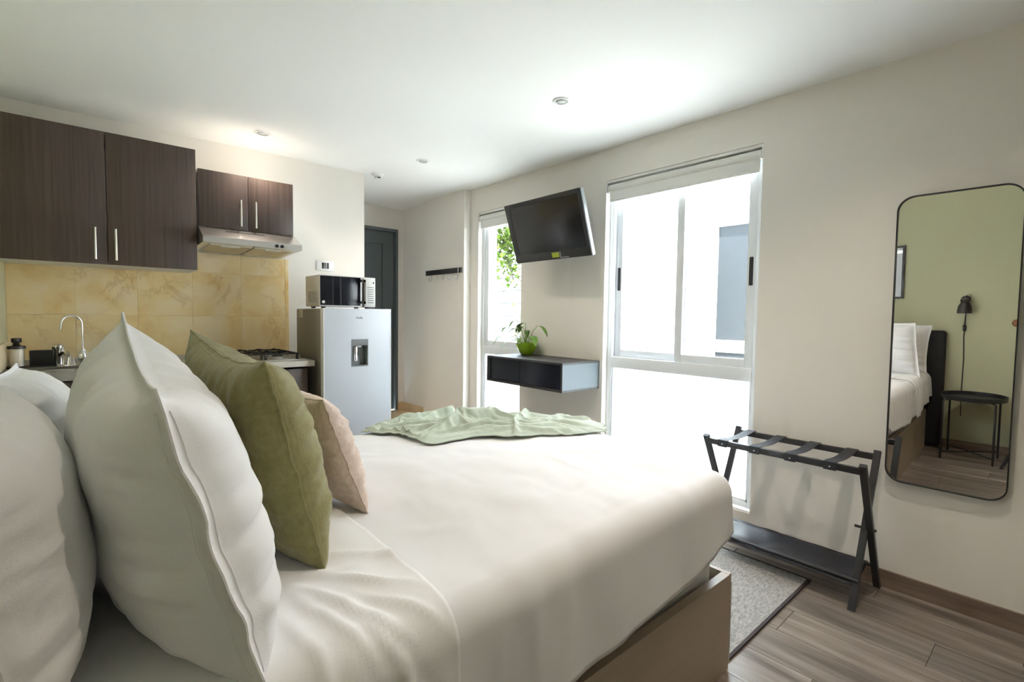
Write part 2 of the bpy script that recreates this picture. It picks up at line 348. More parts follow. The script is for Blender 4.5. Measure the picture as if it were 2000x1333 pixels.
# ---------------------------------------------------------------- windows
def window(n, label, split=True):
    y0, y1, z0, z1 = WIN[n]; x0, x1 = W+0.05, W+0.115; rail = 0.915
    r = sroot('window_%d' % n, label, 'window', (W+0.05, (y0+y1)/2, z0))
    f = 0.038; fn = f if split else 0.018; sn = 0.05 if split else 0.022
    B('frame', ALU, r, (x0, x1, y0, y0+fn, z0, z1), (x0, x1, y1-f, y1, z0, z1), (x0, x1, y0+fn, y1-f, z0, z0+f), (x0, x1, y0+fn, y1-f, z1-f, z1), bev=0.002)
    B('middle_rail', ALU, r, (x0-0.006, x1, y0+fn, y1-f, rail-0.038, rail+0.038), bev=0.002)
    B('frosted_pane', FROST, r, (x0+0.03, x0+0.036, y0+fn, y1-f, z0+f, rail-0.038))
    B('bead', ALU, r, (x0+0.006, x0+0.028, y0+fn, y1-f, z0+f, z0+f+0.014), (x0+0.006, x0+0.028, y0+fn, y0+fn+0.012, z0+f, rail-0.038), (x0+0.006, x0+0.028, y1-f-0.012, y1-f, z0+f, rail-0.038))
    def sash(a, b, xo, handle):
        s, q = 0.05, 0.05; sa = sn; za, zb = rail+0.038, z1-f
        o = B('sash', ALU, r, (xo, xo+0.024, a, a+sa, za, zb), (xo, xo+0.024, b-s, b, za, zb), (xo, xo+0.024, a+sa, b-s, za, za+q), (xo, xo+0.024, a+sa, b-s, zb-q, zb), bev=0.0015)
        B('pane', CLEAR, o, (xo+0.010, xo+0.014, a+sa, b-s, za+q, zb-q))
        if handle is not None:
            yy = a+0.026 if handle < 0 else b-0.026
            B('handle', BLKPL, o, (xo-0.004, xo+0.002, yy-0.011, yy+0.011, 1.42, 1.58), bev=0.002)
    if split:
        md = 1.640
        sash(y0+f, md+0.028, x0+0.006, -1); sash(md-0.028, y1-f, x0+0.034, 1)
    else:
        sash(y0+fn, y1-f, x0+0.006, None)
    B('window_sill', WHITEL, r, (W+0.005, x0, y0, y1, z0-0.012, z0+0.012), bev=0.003)
    return r
window(1, 'tall white framed sliding window with frosted lower pane beside the luggage rack')
window(2, 'narrow white framed window partly behind the wall mounted television', split=False)
def blind(n, label):
    y0, y1, z0, z1 = WIN[n]; xc, zc, r = W+0.028, z1-0.052, 0.026
    t = thing('roller_blind', label, 'blind', (xc, (y0+y1)/2, zc), 'rolled up blinds')
    T('roll', BLIND, t, [(xc, y0+0.012, zc), (xc, y1-0.012, zc)], r, 20)
    B('fabric', BLIND, t, (xc-0.012, xc-0.0105, y0+0.02, y1-0.02, zc-0.085, zc-0.01))
    B('bottom_bar', BLIND, t, (xc-0.017, xc-0.006, y0+0.02, y1-0.02, zc-0.097, zc-0.080), bev=0.003)
    B('head_rail', WHITEL, t, (W+0.006, W+0.048, y0+0.003, y1-0.003, z1-0.018, z1-0.001))
    for yy in (y0+0.002, y1-0.010): B('bracket', SILVP, t, (xc-0.024, xc+0.02, yy, yy+0.008, zc-0.03, z1-0.018))
    yc = y1-0.016
    T('pull_chain', WHITEP, t, [(W+0.004, yc, zc), (W+0.004, yc, 1.02), (W+0.006, yc-0.006, 1.0), (W+0.010, yc-0.008, 1.02), (W+0.010, yc-0.008, zc)], 0.0022, 6)
blind(1, 'white rolled up blind at the top of the wide window')
blind(2, 'white rolled up blind at the top of the narrow window behind the television')

# ---------------------------------------------------------------- outside
struct(B('ground_courtyard', GROUND, None, (W+TH, 14, -6, 14, -0.3, -0.05)), 'pale paved courtyard outside the windows', 'paving')
XE = 4.68; n0, n1_, m0, m1 = 1.30, 2.462, 0.70, 2.21
bm = bmesh.new()
box(bm, XE, XE+0.3, -4.0, n0, -0.05, 3.05); box(bm, XE, XE+0.3, n1_, 4.3, -0.05, 3.05)
box(bm, XE, XE+0.3, n0, n1_, m1, 3.05); box(bm, XE, XE+0.3, n0, n1_, -0.05, m0)
struct(obj('wall_neighbour', bm, EXTW), 'sunlit white neighbouring wall across the courtyard', 'wall')
nr = sroot('window_3', 'white framed window with blue grey glass in the wall across the courtyard', 'window', (XE+0.05, (n0+n1_)/2, m0))
B('frame', WHITEL, nr, (XE+0.09, XE+0.14, n0, n0+0.1, m0, m1), (XE+0.09, XE+0.14, n1_-0.10, n1_, m0, m1), (XE+0.09, XE+0.14, n0+0.1, n1_-0.1, m1-0.07, m1), (XE+0.09, XE+0.14, n0+0.1, n1_-0.1, 0.90, 1.02), (XE+0.09, XE+0.14, n0+0.1, n1_-0.1, m0, m0+0.06))
for z0, z1 in ((1.02, m1-0.07), (m0+0.06, 0.90)): B('pane', NGLASS, nr, (XE+0.11, XE+0.116, n0+0.1, n1_-0.1, z0, z1))
B('window_sill', WHITEL, nr, (XE-0.03, XE+0.09, n0, n1_, m0-0.03, m0))
cw = struct(B('wall_courtyard', JOINT, None, (6.92, 7.2, 5.0, 13.0, -0.05, 3.1)), 'white painted block wall at the end of the courtyard', 'wall')
bme = {}
for rw in range(11):
    for c in range(9):
        y0, z0 = 6.29+c*0.42+(0.21 if rw % 2 else 0)*0, 0.14+rw*0.272
        key = 'b'
        if key not in bme:
            bm = bmesh.new(); box(bm, -0.02, 0.0, 0.018, 0.402, 0.018, 0.254); bevel(bm, 0.003, 1)
            me = bpy.data.meshes.new('block'); bm.to_mesh(me); bm.free(); me.materials.append(EXTW); bme[key] = me
        o = bpy.data.objects.new('block', bme[key]); COL.objects.link(o); o.location = (6.92, y0, z0); o.parent = cw
pt = thing('planter', 'low grey rendered planter below the tree outside the narrow window', 'planter', (5.5, 6.3, -0.05))
B('planter_wall', EXTW, pt, (5.2, 5.9, 5.4, 7.6, -0.05, 0.79))
B('coping', JOINT, pt, (5.16, 5.94, 5.36, 7.64, 0.79, 0.89), bev=0.006)
tr = thing('tree', 'slim tree with bright green leaves outside the narrow window', 'tree', (5.5, 6.2, 0.87))
T('trunk', BARK, tr, [(5.5, 6.17, 0.89), (5.5, 6.16, 1.35), (5.5, 6.24, 1.75), (5.5, 6.36, 2.1), (5.5, 6.42, 2.5), (5.5, 6.40, 3.0)], [0.03, 0.026, 0.022, 0.018, 0.014, 0.008], 8)
for p in (((5.5, 6.22, 1.65), (5.48, 6.10, 2.0), (5.5, 6.06, 2.4)), ((5.5, 6.36, 2.1), (5.4, 6.55, 2.4), (5.4, 6.6, 2.7)), ((5.5, 6.40, 2.4), (5.6, 6.3, 2.7), (5.62, 6.2, 2.95))):
    T('branch', BARK, tr, p, [0.011, 0.008, 0.005], 6)
bm = bmesh.new(); rg = random.Random(3)
for k in range(760):
    c = Vector((5.5+rg.gauss(0, 0.14), 6.42+rg.gauss(0, 0.15), 2.48+rg.gauss(0, 0.30)))
    if k > 690: c = Vector((5.5+rg.gauss(0, 0.08), 6.13+rg.gauss(0, 0.07), 1.9+rg.gauss(0, 0.22)))
    R = Matrix.Rotation(rg.uniform(0, 6.28), 3, 'Z') @ Matrix.Rotation(rg.uniform(-1.2, 1.2), 3, 'X')
    l = rg.uniform(0.05, 0.10)*(0.6 if k > 690 else 1); w = l*0.55
    q = [Vector((0, 0, 0)), Vector((w, l*0.5, 0.008)), Vector((0, l*1.3, -0.006)), Vector((-w, l*0.5, 0.008))]
    bm.faces.new([bm.verts.new(c+R @ v) for v in q])
fo = obj('foliage', bm, LEAFT, tr, fix=False); fo['kind'] = 'stuff'

# ================================================================= KITCHEN
def hbar(parent, x, y, z0, z1):
    bm = bmesh.new(); tube(bm, [(x, y-0.030, z0), (x, y-0.030, z1)], 0.0058, 12)
    for z in (z0+0.025, z1-0.025): tube(bm, [(x, y-0.030, z), (x, y, z)], 0.0042, 8)
    return obj('handle', bm, BRUSH, parent, smooth=True)
def upper(label, x0, x1, joint, yf, z0, z1, hx, hz):
    t = thing('wall_cabinet', label, 'cabinet', ((x0+x1)/2, K, z0), 'dark wall cabinets')
    s = 0.016; y0 = yf+0.019
    B('body', WHITEL, t, (x0, x0+s, y0, K-0.001, z0, z1), (x1-s, x1+0.002, y0, K-0.001, z0, z1), (x0+s, x1-s, y0, K-0.001, z0, z0+s), (x0+s, x1-s, y0, K-0.001, z1-s, z1), (x0+s, x1-s, K-0.008, K-0.001, z0+s, z1-s))
    for (a, b), h in zip(((x0+0.001, joint-0.0015), (joint+0.0015, x1-0.001)), hx):
        d = B('door', WENGE, t, (a, b, yf, yf+0.018, z0+0.001, z1-0.001), bev=0.0008)
        hbar(d, h, yf, *hz)
upper('large dark wood wall cabinet with two tall doors above the sink', G+0.003, 0.549, 0.119, 3.596, 1.490, 2.226, (0.066, 0.155), (1.515, 1.690))
upper('small dark wood wall cabinet above the steel cooker hood', 0.558, 1.120, 0.838, 3.596, 1.764, 2.118, (0.790, 0.878), (1.785, 1.955))
# cooker hood
hd = thing('cooker_hood', 'stainless steel cooker hood under the small wall cabinet', 'cooker hood', (0.84, K, 1.63))
hx0, hx1 = 0.556, 1.130
prof = [(K-0.012, 1.640), (K-0.012, 1.7615), (3.60, 1.7615), (3.448, 1.688), (3.446, 1.652)]
bm = bmesh.new()
ra = [bm.verts.new((hx0, y, z)) for y, z in prof]; rb = [bm.verts.new((hx1, y, z)) for y, z in prof]
for i in range(len(prof)-1): bm.faces.new((ra[i], ra[i+1], rb[i+1], rb[i]))
bm.faces.new(ra); bm.faces.new(rb[::-1]); bm.faces.new((ra[-1], ra[0], rb[0], rb[-1]))
obj('canopy', bm, STEEL, hd)
sy = (1.640-1.652)/(K-0.012-3.446)
def under(y): return 1.652+(y-3.446)*sy
for x0, x1 in ((0.60, 0.835), (0.85, 1.085)):
    bm = bmesh.new(); V = []
    for y in (3.50, 3.88):
        for x in (x0, x1): V.append((x, y))
    vs_ = [bm.verts.new((x, y, under(y)-d)) for d in (0.001, 0.006) for x, y in V]
    for f in ((0, 1, 3, 2), (4, 6, 7, 5), (0, 4, 5, 1), (2, 3, 7, 6), (0, 2, 6, 4), (1, 5, 7, 3)): bm.faces.new([vs_[i] for i in f])
    fl = obj('grease_filter', bm, FILTER, hd)
    bm = bmesh.new(); cx = (x0+x1)/2
    box(bm, cx-0.05, cx+0.05, 3.515, 3.545, under(3.53)-0.010, under(3.53)-0.005); obj('lamp_cover', bm, LENS, fl)
bm = bmesh.new()
for k in range(22):
    x = 0.70+k*0.0105; p = Vector((x, 3.545, 1.7352)); q = Vector((x, 3.571, 1.7478)); bar(bm, p, q, 0.005, 0.002)
vt = obj('vent_slots', bm, BLKPL, hd); vt['kind'] = 'stuff'
for x in (0.968, 1.000):
    bm = bmesh.new(); tube(bm, [(x, 3.449, 1.667), (x, 3.434, 1.666)], 0.0105, 16); obj('knob', bm, BLKPL, hd, smooth=True)
# base cabinets
def base(label, x0, x1, parts):
    t = thing('base_cabinet', label, 'cabinet', ((x0+x1)/2, 3.65, 0), 'dark base cabinets')
    B('body', WENGE, t, (x0, x0+0.016, 3.396, K-0.012, 0.10, 0.865), (x1-0.016, x1, 3.396, K-0.012, 0.10, 0.865), (x0+0.016, x1-0.016, 3.396, K-0.012, 0.10, 0.116), (x0+0.016, x1-0.016, K-0.02, K-0.012, 0.116, 0.865)); B('plinth', BLACK, t, (x0, x1, 3.45, K-0.012, 0.0, 0.10))
    for kind, a, b, z0, z1 in parts:
        d = B(kind, WENGE, t, (a+0.0015, b-0.0015, 3.376, 3.395, z0, z1), bev=0.0008)
        bm = bmesh.new()
        if kind == 'drawer':
            zz = (z0+z1)/2-0.05; tube(bm, [((a+b)/2-0.07, 3.346, zz), ((a+b)/2+0.07, 3.346, zz)], 0.0058, 10)
            for s in (-0.05, 0.05): tube(bm, [((a+b)/2+s, 3.346, zz), ((a+b)/2+s, 3.376, zz)], 0.004, 8)
        else:
            tube(bm, [(b-0.05, 3.346, z1-0.22), (b-0.05, 3.346, z1-0.06)], 0.0058, 10)
            for s in (0.08, 0.2): tube(bm, [(b-0.05, 3.346, z1-s), (b-0.05, 3.376, z1-s)], 0.004, 8)
        obj('handle', bm, BRUSH, d, smooth=True)
base('dark wood base cabinet under the steel sink', G+0.003, 0.279, [('door', G+0.003, -0.02, 0.11, 0.862), ('door', -0.02, 0.279, 0.11, 0.862)])
base('dark wood base cabinet in the middle of the kitchen run', 0.281, 0.709, [('door', 0.281, 0.709, 0.11, 0.862)])
base('dark wood base cabinet with drawer under the gas hob next to the fridge', 0.711, 1.136, [('drawer', 0.711, 1.136, 0.694, 0.862), ('door', 0.711, 1.136, 0.11, 0.689)])
wt = thing('worktop', 'grey beige stone worktop with thick front edge under the gas hob', 'worktop', (0.72, 3.65, 0.9))
B('slab', STONE, wt, (0.281, 1.172, 3.346, K-0.012, 0.878, 0.916), bev=0.002)
B('upstand', STONE, wt, (0.281, 1.172, K-0.030, K-0.0095, 0.9165, 0.944), bev=0.001)
sp = struct(B('trim_1', CREAMS, None, (G+0.0005, G+0.018, 3.346, K-0.0095, 0.925, 1.055), bev=0.001), 'cream marble slab on the green wall beside the sink', 'trim')
# sink unit
sk = thing('sink', 'stainless steel kitchen sink with deep basin beside the green wall', 'sink', (0, 3.65, 0.9))
sx0, sx1, sy0, sy1 = G+0.004, 0.279, 3.346, K-0.012; bx0, bx1, by0, by1 = -0.27, 0.03, 3.43, 3.60
bm = bmesh.new()
for b in ((sx0, bx0, sy0, sy1), (bx1, sx1, sy0, sy1), (bx0, bx1, sy0, by0), (bx0, bx1, by1, sy1)): box(bm, *b, 0.912, 0.920)
box(bm, sx0, sx1, sy0, sy0+0.006, 0.874, 0.912)
for b in ((bx0-0.015, bx1+0.015, by0-0.015, by0), (bx0-0.015, bx1+0.015, by1, by1+0.015), (bx0-0.015, bx0, by0, by1), (bx1, bx1+0.015, by0, by1)): box(bm, *b, 0.920, 0.926)
obj('rim', bm, STEEL, sk)
bm = bmesh.new(); zb = 0.76
for b in ((bx0-0.003, bx0, by0, by1, zb, 0.914), (bx1, bx1+0.003, by0, by1, zb, 0.914), (bx0, bx1, by0-0.003, by0, zb, 0.914), (bx0, bx1, by1, by1+0.003, zb, 0.914), (bx0, bx1, by0, by1, zb-0.003, zb)): box(bm, *b)
bo = obj('basin', bm, STEEL, sk)
LA('drain', CHROME, bo, [(0, 0.004), (0.03, 0.004), (0.036, 0.001), (0.036, 0)], ((bx0+bx1)/2, (by0+by1)/2, zb))
B('upstand', STEEL, sk, (sx0, sx1, K-0.022, K-0.0125, 0.920, 0.944))
bm = bmesh.new()
for k in range(6): box(bm, 0.08, 0.26, 3.44+k*0.045, 3.446+k*0.045, 0.920, 0.923)
obj('drainer_ribs', bm, STEEL, sk)
def arc(c, r, a0, a1, n, ax, ay):
    return [Vector(c)+Vector(ax)*r*math.cos(a0+(a1-a0)*k/n)+Vector(ay)*r*math.sin(a0+(a1-a0)*k/n) for k in range(n+1)]
gn = thing('filter_tap', 'slim chrome gooseneck filter tap behind the sink', 'tap', (0.0, 3.64, 0.92), 'chrome taps')
LA('base', CHROME, gn, [(0.0, 0), (0.026, 0), (0.026, 0.006), (0.020, 0.010), (0.020, 0.028), (0.024, 0.040), (0.018, 0.075), (0.012, 0.095), (0.0, 0.097)], (0.0, 3.64, 0.92))
d = Vector((-0.93, -0.36, 0)).normalized()
T('spout', CHROME, gn, [(0, 3.64, 1.01), (0, 3.64, 1.10)] + arc(Vector((0, 3.64, 1.155))+d*0.046, 0.046, math.pi, 0.02, 12, d, (0, 0, 1)) + [Vector((0, 3.64, 1.125))+d*0.095], 0.0055)
B('lever', CHROME, gn, (0.006, 0.013, 3.605, 3.625, 0.955, 0.963), bev=0.002)
tp = thing('mixer_tap', 'short squat chrome mixer tap behind the sink', 'tap', (-0.094, 3.66, 0.92), 'chrome taps')
LA('body', CHROME, tp, [(0, 0), (0.030, 0), (0.030, 0.008), (0.021, 0.014), (0.019, 0.095), (0.023, 0.10), (0.023, 0.118), (0.012, 0.126), (0, 0.128)], (-0.100, 3.66, 0.92))
T('spout', CHROME, tp, [(-0.09, 3.648, 0.985), (-0.075, 3.61, 1.000), (-0.065, 3.57, 1.0), (-0.062, 3.555, 0.985)], [0.015, 0.013, 0.012, 0.011])
LA('side_valve', CHROME, tp, [(0, 0), (0.02, 0), (0.016, 0.03), (0.013, 0.055), (0, 0.06)], (-0.052, 3.672, 0.92))
B('lever', BLKPL, tp, (-0.126, -0.120, 3.648, 3.668, 0.935, 1.03), bev=0.002)
sb = thing('soap_dispenser', 'clear soap dispenser bottle with black pump and cream liquid', 'soap bottle', (-0.262, 3.66, 0.92))
c = (-0.262, 3.66, 0.932)
LA('bottle', CLEARP, sb, [(0, 0), (0.028, 0), (0.029, 0.006), (0.029, 0.085), (0.027, 0.092), (0, 0.093)], c)
LA('collar', BLKPL, sb, [(0.0, 0.092), (0.036, 0.092), (0.036, 0.106), (0.018, 0.110), (0.013, 0.114), (0.013, 0.124), (0.020, 0.126), (0.020, 0.148), (0.0, 0.150)], c)
B('nozzle', BLKPL, sb, (-0.268, -0.256, 3.61, 3.66, 1.066, 1.076), bev=0.002)
cb = thing('sink_caddy', 'black ribbed sponge caddy on a tray beside the soap dispenser', 'caddy', (-0.18, 3.66, 0.92))
B('tray', BLKPL, cb, (-0.303, -0.118, 3.615, 3.715, 0.9205, 0.932), bev=0.003)
B('holder', BLKPL, cb, (-0.214, -0.122, 3.635, 3.645, 0.932, 1.012), (-0.214, -0.122, 3.69, 3.70, 0.932, 1.012), (-0.214, -0.206, 3.645, 3.69, 0.932, 1.012), (-0.130, -0.122, 3.645, 3.69, 0.932, 1.012))
bm = bmesh.new()
for k in range(9): box(bm, -0.210+k*0.0102, -0.206+k*0.0102, 3.6325, 3.635, 0.936, 1.008)
obj('ribs', bm, BLKPL, cb)
# gas hob
hb = thing('gas_hob', 'steel gas hob with black pan supports on the worktop', 'hob', (0.89, 3.63, 0.92))
B('plate', STEEL, hb, (0.66, 1.135, 3.40, 3.86, 0.9165, 0.924), bev=0.002)
for cx in (0.765, 0.985):
    for cy, r in ((3.52, 0.036), (3.74, 0.044)):
        o = LA('burner', SILVP, hb, [(0, 0), (r+0.012, 0), (r+0.012, 0.006), (r, 0.010), (r, 0.018), (0, 0.018)], (cx, cy, 0.924), 24)
        LA('burner_cap', GRATE, o, [(0, 0.018), (r-0.004, 0.018), (r-0.004, 0.024), (0, 0.026)], (cx, cy, 0.924), 24)
    bm = bmesh.new(); z = 0.962
    for s in (-0.098, 0.098): bar(bm, (cx+s, 3.42, z), (cx+s, 3.84, z), 0.009, 0.009)
    for y in (3.42, 3.63, 3.84): bar(bm, (cx-0.1, y, z), (cx+0.1, y, z), 0.009, 0.009)
    for y in (3.52, 3.74):
        for a in range(4):
            an = a*math.pi/2+0.785; tube(bm, [(cx+0.118*math.cos(an), y+0.095*math.sin(an), z), (cx+0.07*math.cos(an), y+0.07*math.sin(an), z+0.010), (cx+0.022*math.cos(an), y+0.022*math.sin(an), z+0.004)], 0.005, 6)
    for s in (-0.098, 0.098):
        for y in (3.425, 3.835): box(bm, cx+s-0.006, cx+s+0.006, y-0.006, y+0.006, 0.924, z)
    obj('pan_support', bm, GRATE, hb)
for y in (3.50, 3.58, 3.68, 3.76): LA('knob', CLEARP, hb, [(0, 0), (0.017, 0), (0.016, 0.016), (0.010, 0.024), (0, 0.024)], (1.112, y, 0.924), 18)
# fridge
fr = thing('refrigerator', 'silver refrigerator with water dispenser in its door', 'refrigerator', (1.445, 3.5, 0))
fx0, fx1, fy0, fy1, fz = 1.20, 1.688, 3.262, 3.80, 1.268
B('body', FRSIDE, fr, (fx0, fx1-0.004, fy0+0.055, fy1, 0.03, fz-0.004), bev=0.006)
for x in (fx0+0.04, fx1-0.05):
    for y in (fy0+0.09, fy1-0.05): LA('foot', BLKPL, fr, [(0, 0), (0.02, 0), (0.02, 0.03), (0, 0.03)], (x, y, 0), 12)
bm = bmesh.new(); qx0, qx1, qz0, qz1 = 1.392, 1.512, 0.866, 1.056
for b in ((fx0, qx0, 0.05, fz), (qx1, fx1, 0.05, fz), (qx0, qx1, 0.05, qz0), (qx0, qx1, qz1, fz)): box(bm, b[0], b[1], fy0, fy0+0.05, b[2], b[3])
bmesh.ops.remove_doubles(bm, verts=bm.verts, dist=1e-5)
do = obj('door', bm, FRIDGE, fr)
B('door_edge', EDGE, do, (fx0-0.001, fx0+0.006, fy0-0.001, fy0+0.05, 0.05, fz), (fx1-0.004, fx1+0.001, fy0-0.001, fy0+0.05, 0.05, fz))
wdp = B('water_dispenser', GREYP, fr, (qx0, qx1, fy0+0.045, fy0+0.050, qz0, qz1), (qx0, qx0+0.006, fy0-0.003, fy0+0.045, qz0, qz1), (qx1-0.006, qx1, fy0-0.003, fy0+0.045, qz0, qz1), (qx0+0.006, qx1-0.006, fy0-0.003, fy0+0.045, qz0, qz0+0.008), (qx0+0.006, qx1-0.006, fy0-0.003, fy0+0.045, qz1-0.045, qz1))
B('paddle', CHROME, wdp, (qx0+0.025, qx0+0.050, fy0+0.018, fy0+0.026, qz0+0.035, qz1-0.048), bev=0.003)
B('nozzle', WHITEP, wdp, (qx0+0.035, qx0+0.075, fy0+0.008, fy0+0.035, qz1-0.056, qz1-0.044), bev=0.002)
B('brand_badge', GREYP, do, *[(1.428+k*0.0095, 1.428+k*0.0095+0.006, fy0-0.0012, fy0, 1.198, 1.206+(0.006 if k in (0, 3) else 0)) for k in range(5)])
B('side_sticker', SILVP, fr, (fx0-0.001, fx0, 3.66, 3.73, 1.20, 1.258))
# microwave
mw = thing('microwave', 'silver microwave oven with dark glass door on top of the fridge', 'microwave', (1.4, 3.46, 1.268))
mx0, mx1, my0, my1, mz0, mz1 = 1.200, 1.596, 3.322, 3.60, 1.280, 1.492
B('body', SILVP, mw, (mx0, mx1, my0+0.018, my1, mz0, mz1), bev=0.004)
md = B('door', GLOSSB, mw, (mx0+0.003, 1.487, my0, my0+0.018, mz0+0.008, mz1-0.006), bev=0.002)
B('door_trim', SILVP, md, (mx0, 1.49, my0+0.002, my0+0.018, mz0, mz0+0.008), (mx0, 1.49, my0+0.002, my0+0.018, mz1-0.006, mz1), (mx0, mx0+0.003, my0+0.002, my0+0.018, mz0+0.008, mz1-0.006))
B('window_frame', BLACK, md, (1.285, 1.290, my0-0.0012, my0, mz0+0.012, mz1-0.010), (1.338, 1.346, my0-0.0012, my0, mz0+0.012, mz1-0.010))
bm = bmesh.new(); tube(bm, [(mx0+0.024, my0+0.001, mz0+0.030), (mx0+0.024, my0-0.0015, mz0+0.030)], 0.010, 20); obj('round_badge', bm, WHITEP, md, smooth=True)
bm = bmesh.new(); box(bm, 1.492, 1.508, my0-0.034, my0-0.022, mz0+0.022, mz1-0.02)
for z in (mz0+0.022, mz1-0.038): box(bm, 1.480, 1.508, my0-0.034, my0, z, z+0.018)
obj('handle', bm, CHROME, md)
pn = B('control_panel', WHITEP, mw, (1.512, mx1, my0, my0+0.018, mz0+0.002, mz1-0.002), bev=0.002)
B('display', BLKPL, pn, (1.577, 1.585, my0-0.001, my0, mz1-0.045, mz1-0.030))
for k in range(8): B('button_row', GREYP, pn, (1.535, 1.583, my0-0.001, my0, mz0+0.030+k*0.0155, mz0+0.035+k*0.0155))
bm = bmesh.new()
for i in range(8):
    for k in range(6): box(bm, mx0-0.0008, mx0, my0+0.055+i*0.022, my0+0.066+i*0.022, mz0+0.03+k*0.013, mz0+0.036+k*0.013)
vt = obj('side_vents', bm, GREYP, mw); vt['kind'] = 'stuff'
for x in (mx0+0.04, mx1-0.04):
    for y in (my0+0.05, my1-0.04): LA('foot', BLKPL, mw, [(0, 0), (0.014, 0), (0.016, 0.012), (0, 0.012)], (x, y, 1.268), 12)
# socket, coat rack
ol = thing('wall_socket', 'white wall socket plate with dark inserts above the microwave', 'socket', (1.468, K, 1.61))
B('plate', WHITEP, ol, (1.40, 1.536, K-0.007, K-0.0005, 1.57, 1.65), bev=0.002)
for k in range(3): B('insert', BLKPL if k != 1 else GREYP, ol, (1.441+k*0.0195, 1.456+k*0.0195, K-0.009, K-0.006, 1.587, 1.634))
cr = thing('coat_rack', 'black wall bar with five small silver coat hooks on the pillar', 'coat rack', (2.70, 4.1, 1.68))
B('bar', BLACK, cr, (2.680, 2.6995, 3.80, 4.425, 1.634, 1.682), bev=0.002)
B('end_band', SILVP, cr, (2.6785, 2.6805, 3.835, 3.850, 1.634, 1.682))
for y in (3.86, 3.98, 4.10, 4.21, 4.32):
    T('hook', SILVP, cr, [(2.688, y, 1.64), (2.684, y, 1.585), (2.672, y, 1.572), (2.658, y, 1.580), (2.655, y, 1.60)], 0.005, 8)
# ceiling fittings
def fill_spot(x, y, t):
    l = bpy.data.lights.new('fill_spot', 'SPOT'); l.energy = FILL_W; l.color = (1.0, 0.85, 0.72); l.spot_size = 2.2; l.spot_blend = 1.0; l.shadow_soft_size = 0.03  # added warm fill; the visible fittings look switched off
    o = bpy.data.objects.new('fill_spot', l); COL.objects.link(o); o.parent = t; o.matrix_parent_inverse = t.matrix_basis.inverted(); o.location = (x, y, H-0.015)
FILL_W = 15.0
for (x, y), lb in (((1.985, 1.883), 'round white recessed ceiling light nearest the wide window'), ((0.915, 3.534), 'round white recessed ceiling light above the hob'), ((1.976, 3.308), 'round white recessed ceiling light in front of the hall'), ((0.915, 0.45), 'added unseen recessed ceiling light near the head of the bed'), ((1.985, 0.45), 'added unseen recessed ceiling light above the luggage rack')):  # last two fittings are unseen, added to brighten the bed side
    t = thing('recessed_light', lb, 'ceiling light', (x, y, H), 'recessed ceiling lights')
    LA('trim_ring', WHITEP, t, [(0.030, -0.001), (0.034, -0.006), (0.046, -0.005), (0.050, -0.0005)], (x, y, H))
    LA('lamp', LENS, t, [(0.0, -0.007), (0.018, -0.006), (0.030, -0.001)], (x, y, H))
    fill_spot(x, y, t)
    LA('lamp_tilt_ring', SILVP, t, [(0.020, -0.008), (0.028, -0.010), (0.031, -0.002)], (x, y, H))
sd = thing('smoke_detector', 'white ceiling sensor with small dark window by the hall', 'sensor', (1.885, 3.88, H))
LA('base', WHITEP, sd, [(0, -0.022), (0.030, -0.022), (0.050, -0.008), (0.052, -0.0005)], (1.885, 3.88, H))
B('sensor_head', WHITEP, sd, (1.865, 1.905, 3.855, 3.895, H-0.040, H-0.022), bev=0.004)
B('sensor_window', BLKPL, sd, (1.873, 1.899, 3.8535, 3.856, H-0.038, H-0.029))

# ================================================================= WINDOW WALL FITTINGS
# floating shelf
sh = thing('floating_shelf', 'dark floating wall shelf with recessed glossy front below the television', 'shelf', (W, 2.62, 0.72))
X0, Y0, Y1, Z0, Z1, t_ = 2.390, 2.217, 3.022, 0.722, 0.921, 0.014
B('top_board', DARKT, sh, (X0, W-0.0005, Y0, Y1, Z1-t_, Z1))
B('bottom_board', DARKT, sh, (X0, W-0.0005, Y0, Y1, Z0, Z0+t_))
for a in (Y0, Y1-t_): B('side_board', GREYS, sh, (X0+0.003, W-0.0005, a, a+t_, Z0+t_, Z1-t_))
for a in (Y0, Y1-t_): B('front_edge', DARKT, sh, (X0, X0+0.003, a, a+t_, Z0+t_, Z1-t_))
B('back_board', DARKT, sh, (W-0.012, W-0.0005, Y0+t_, Y1-t_, Z0+t_, Z1-t_))
ym = 2.66
for a, b in ((Y0+t_+0.002, ym-0.0015), (ym+0.0015, Y1-t_-0.002)): B('drawer_front', GLOSSB, sh, (X0+0.02, X0+0.036, a, b, Z0+t_+0.002, Z1-t_-0.002))
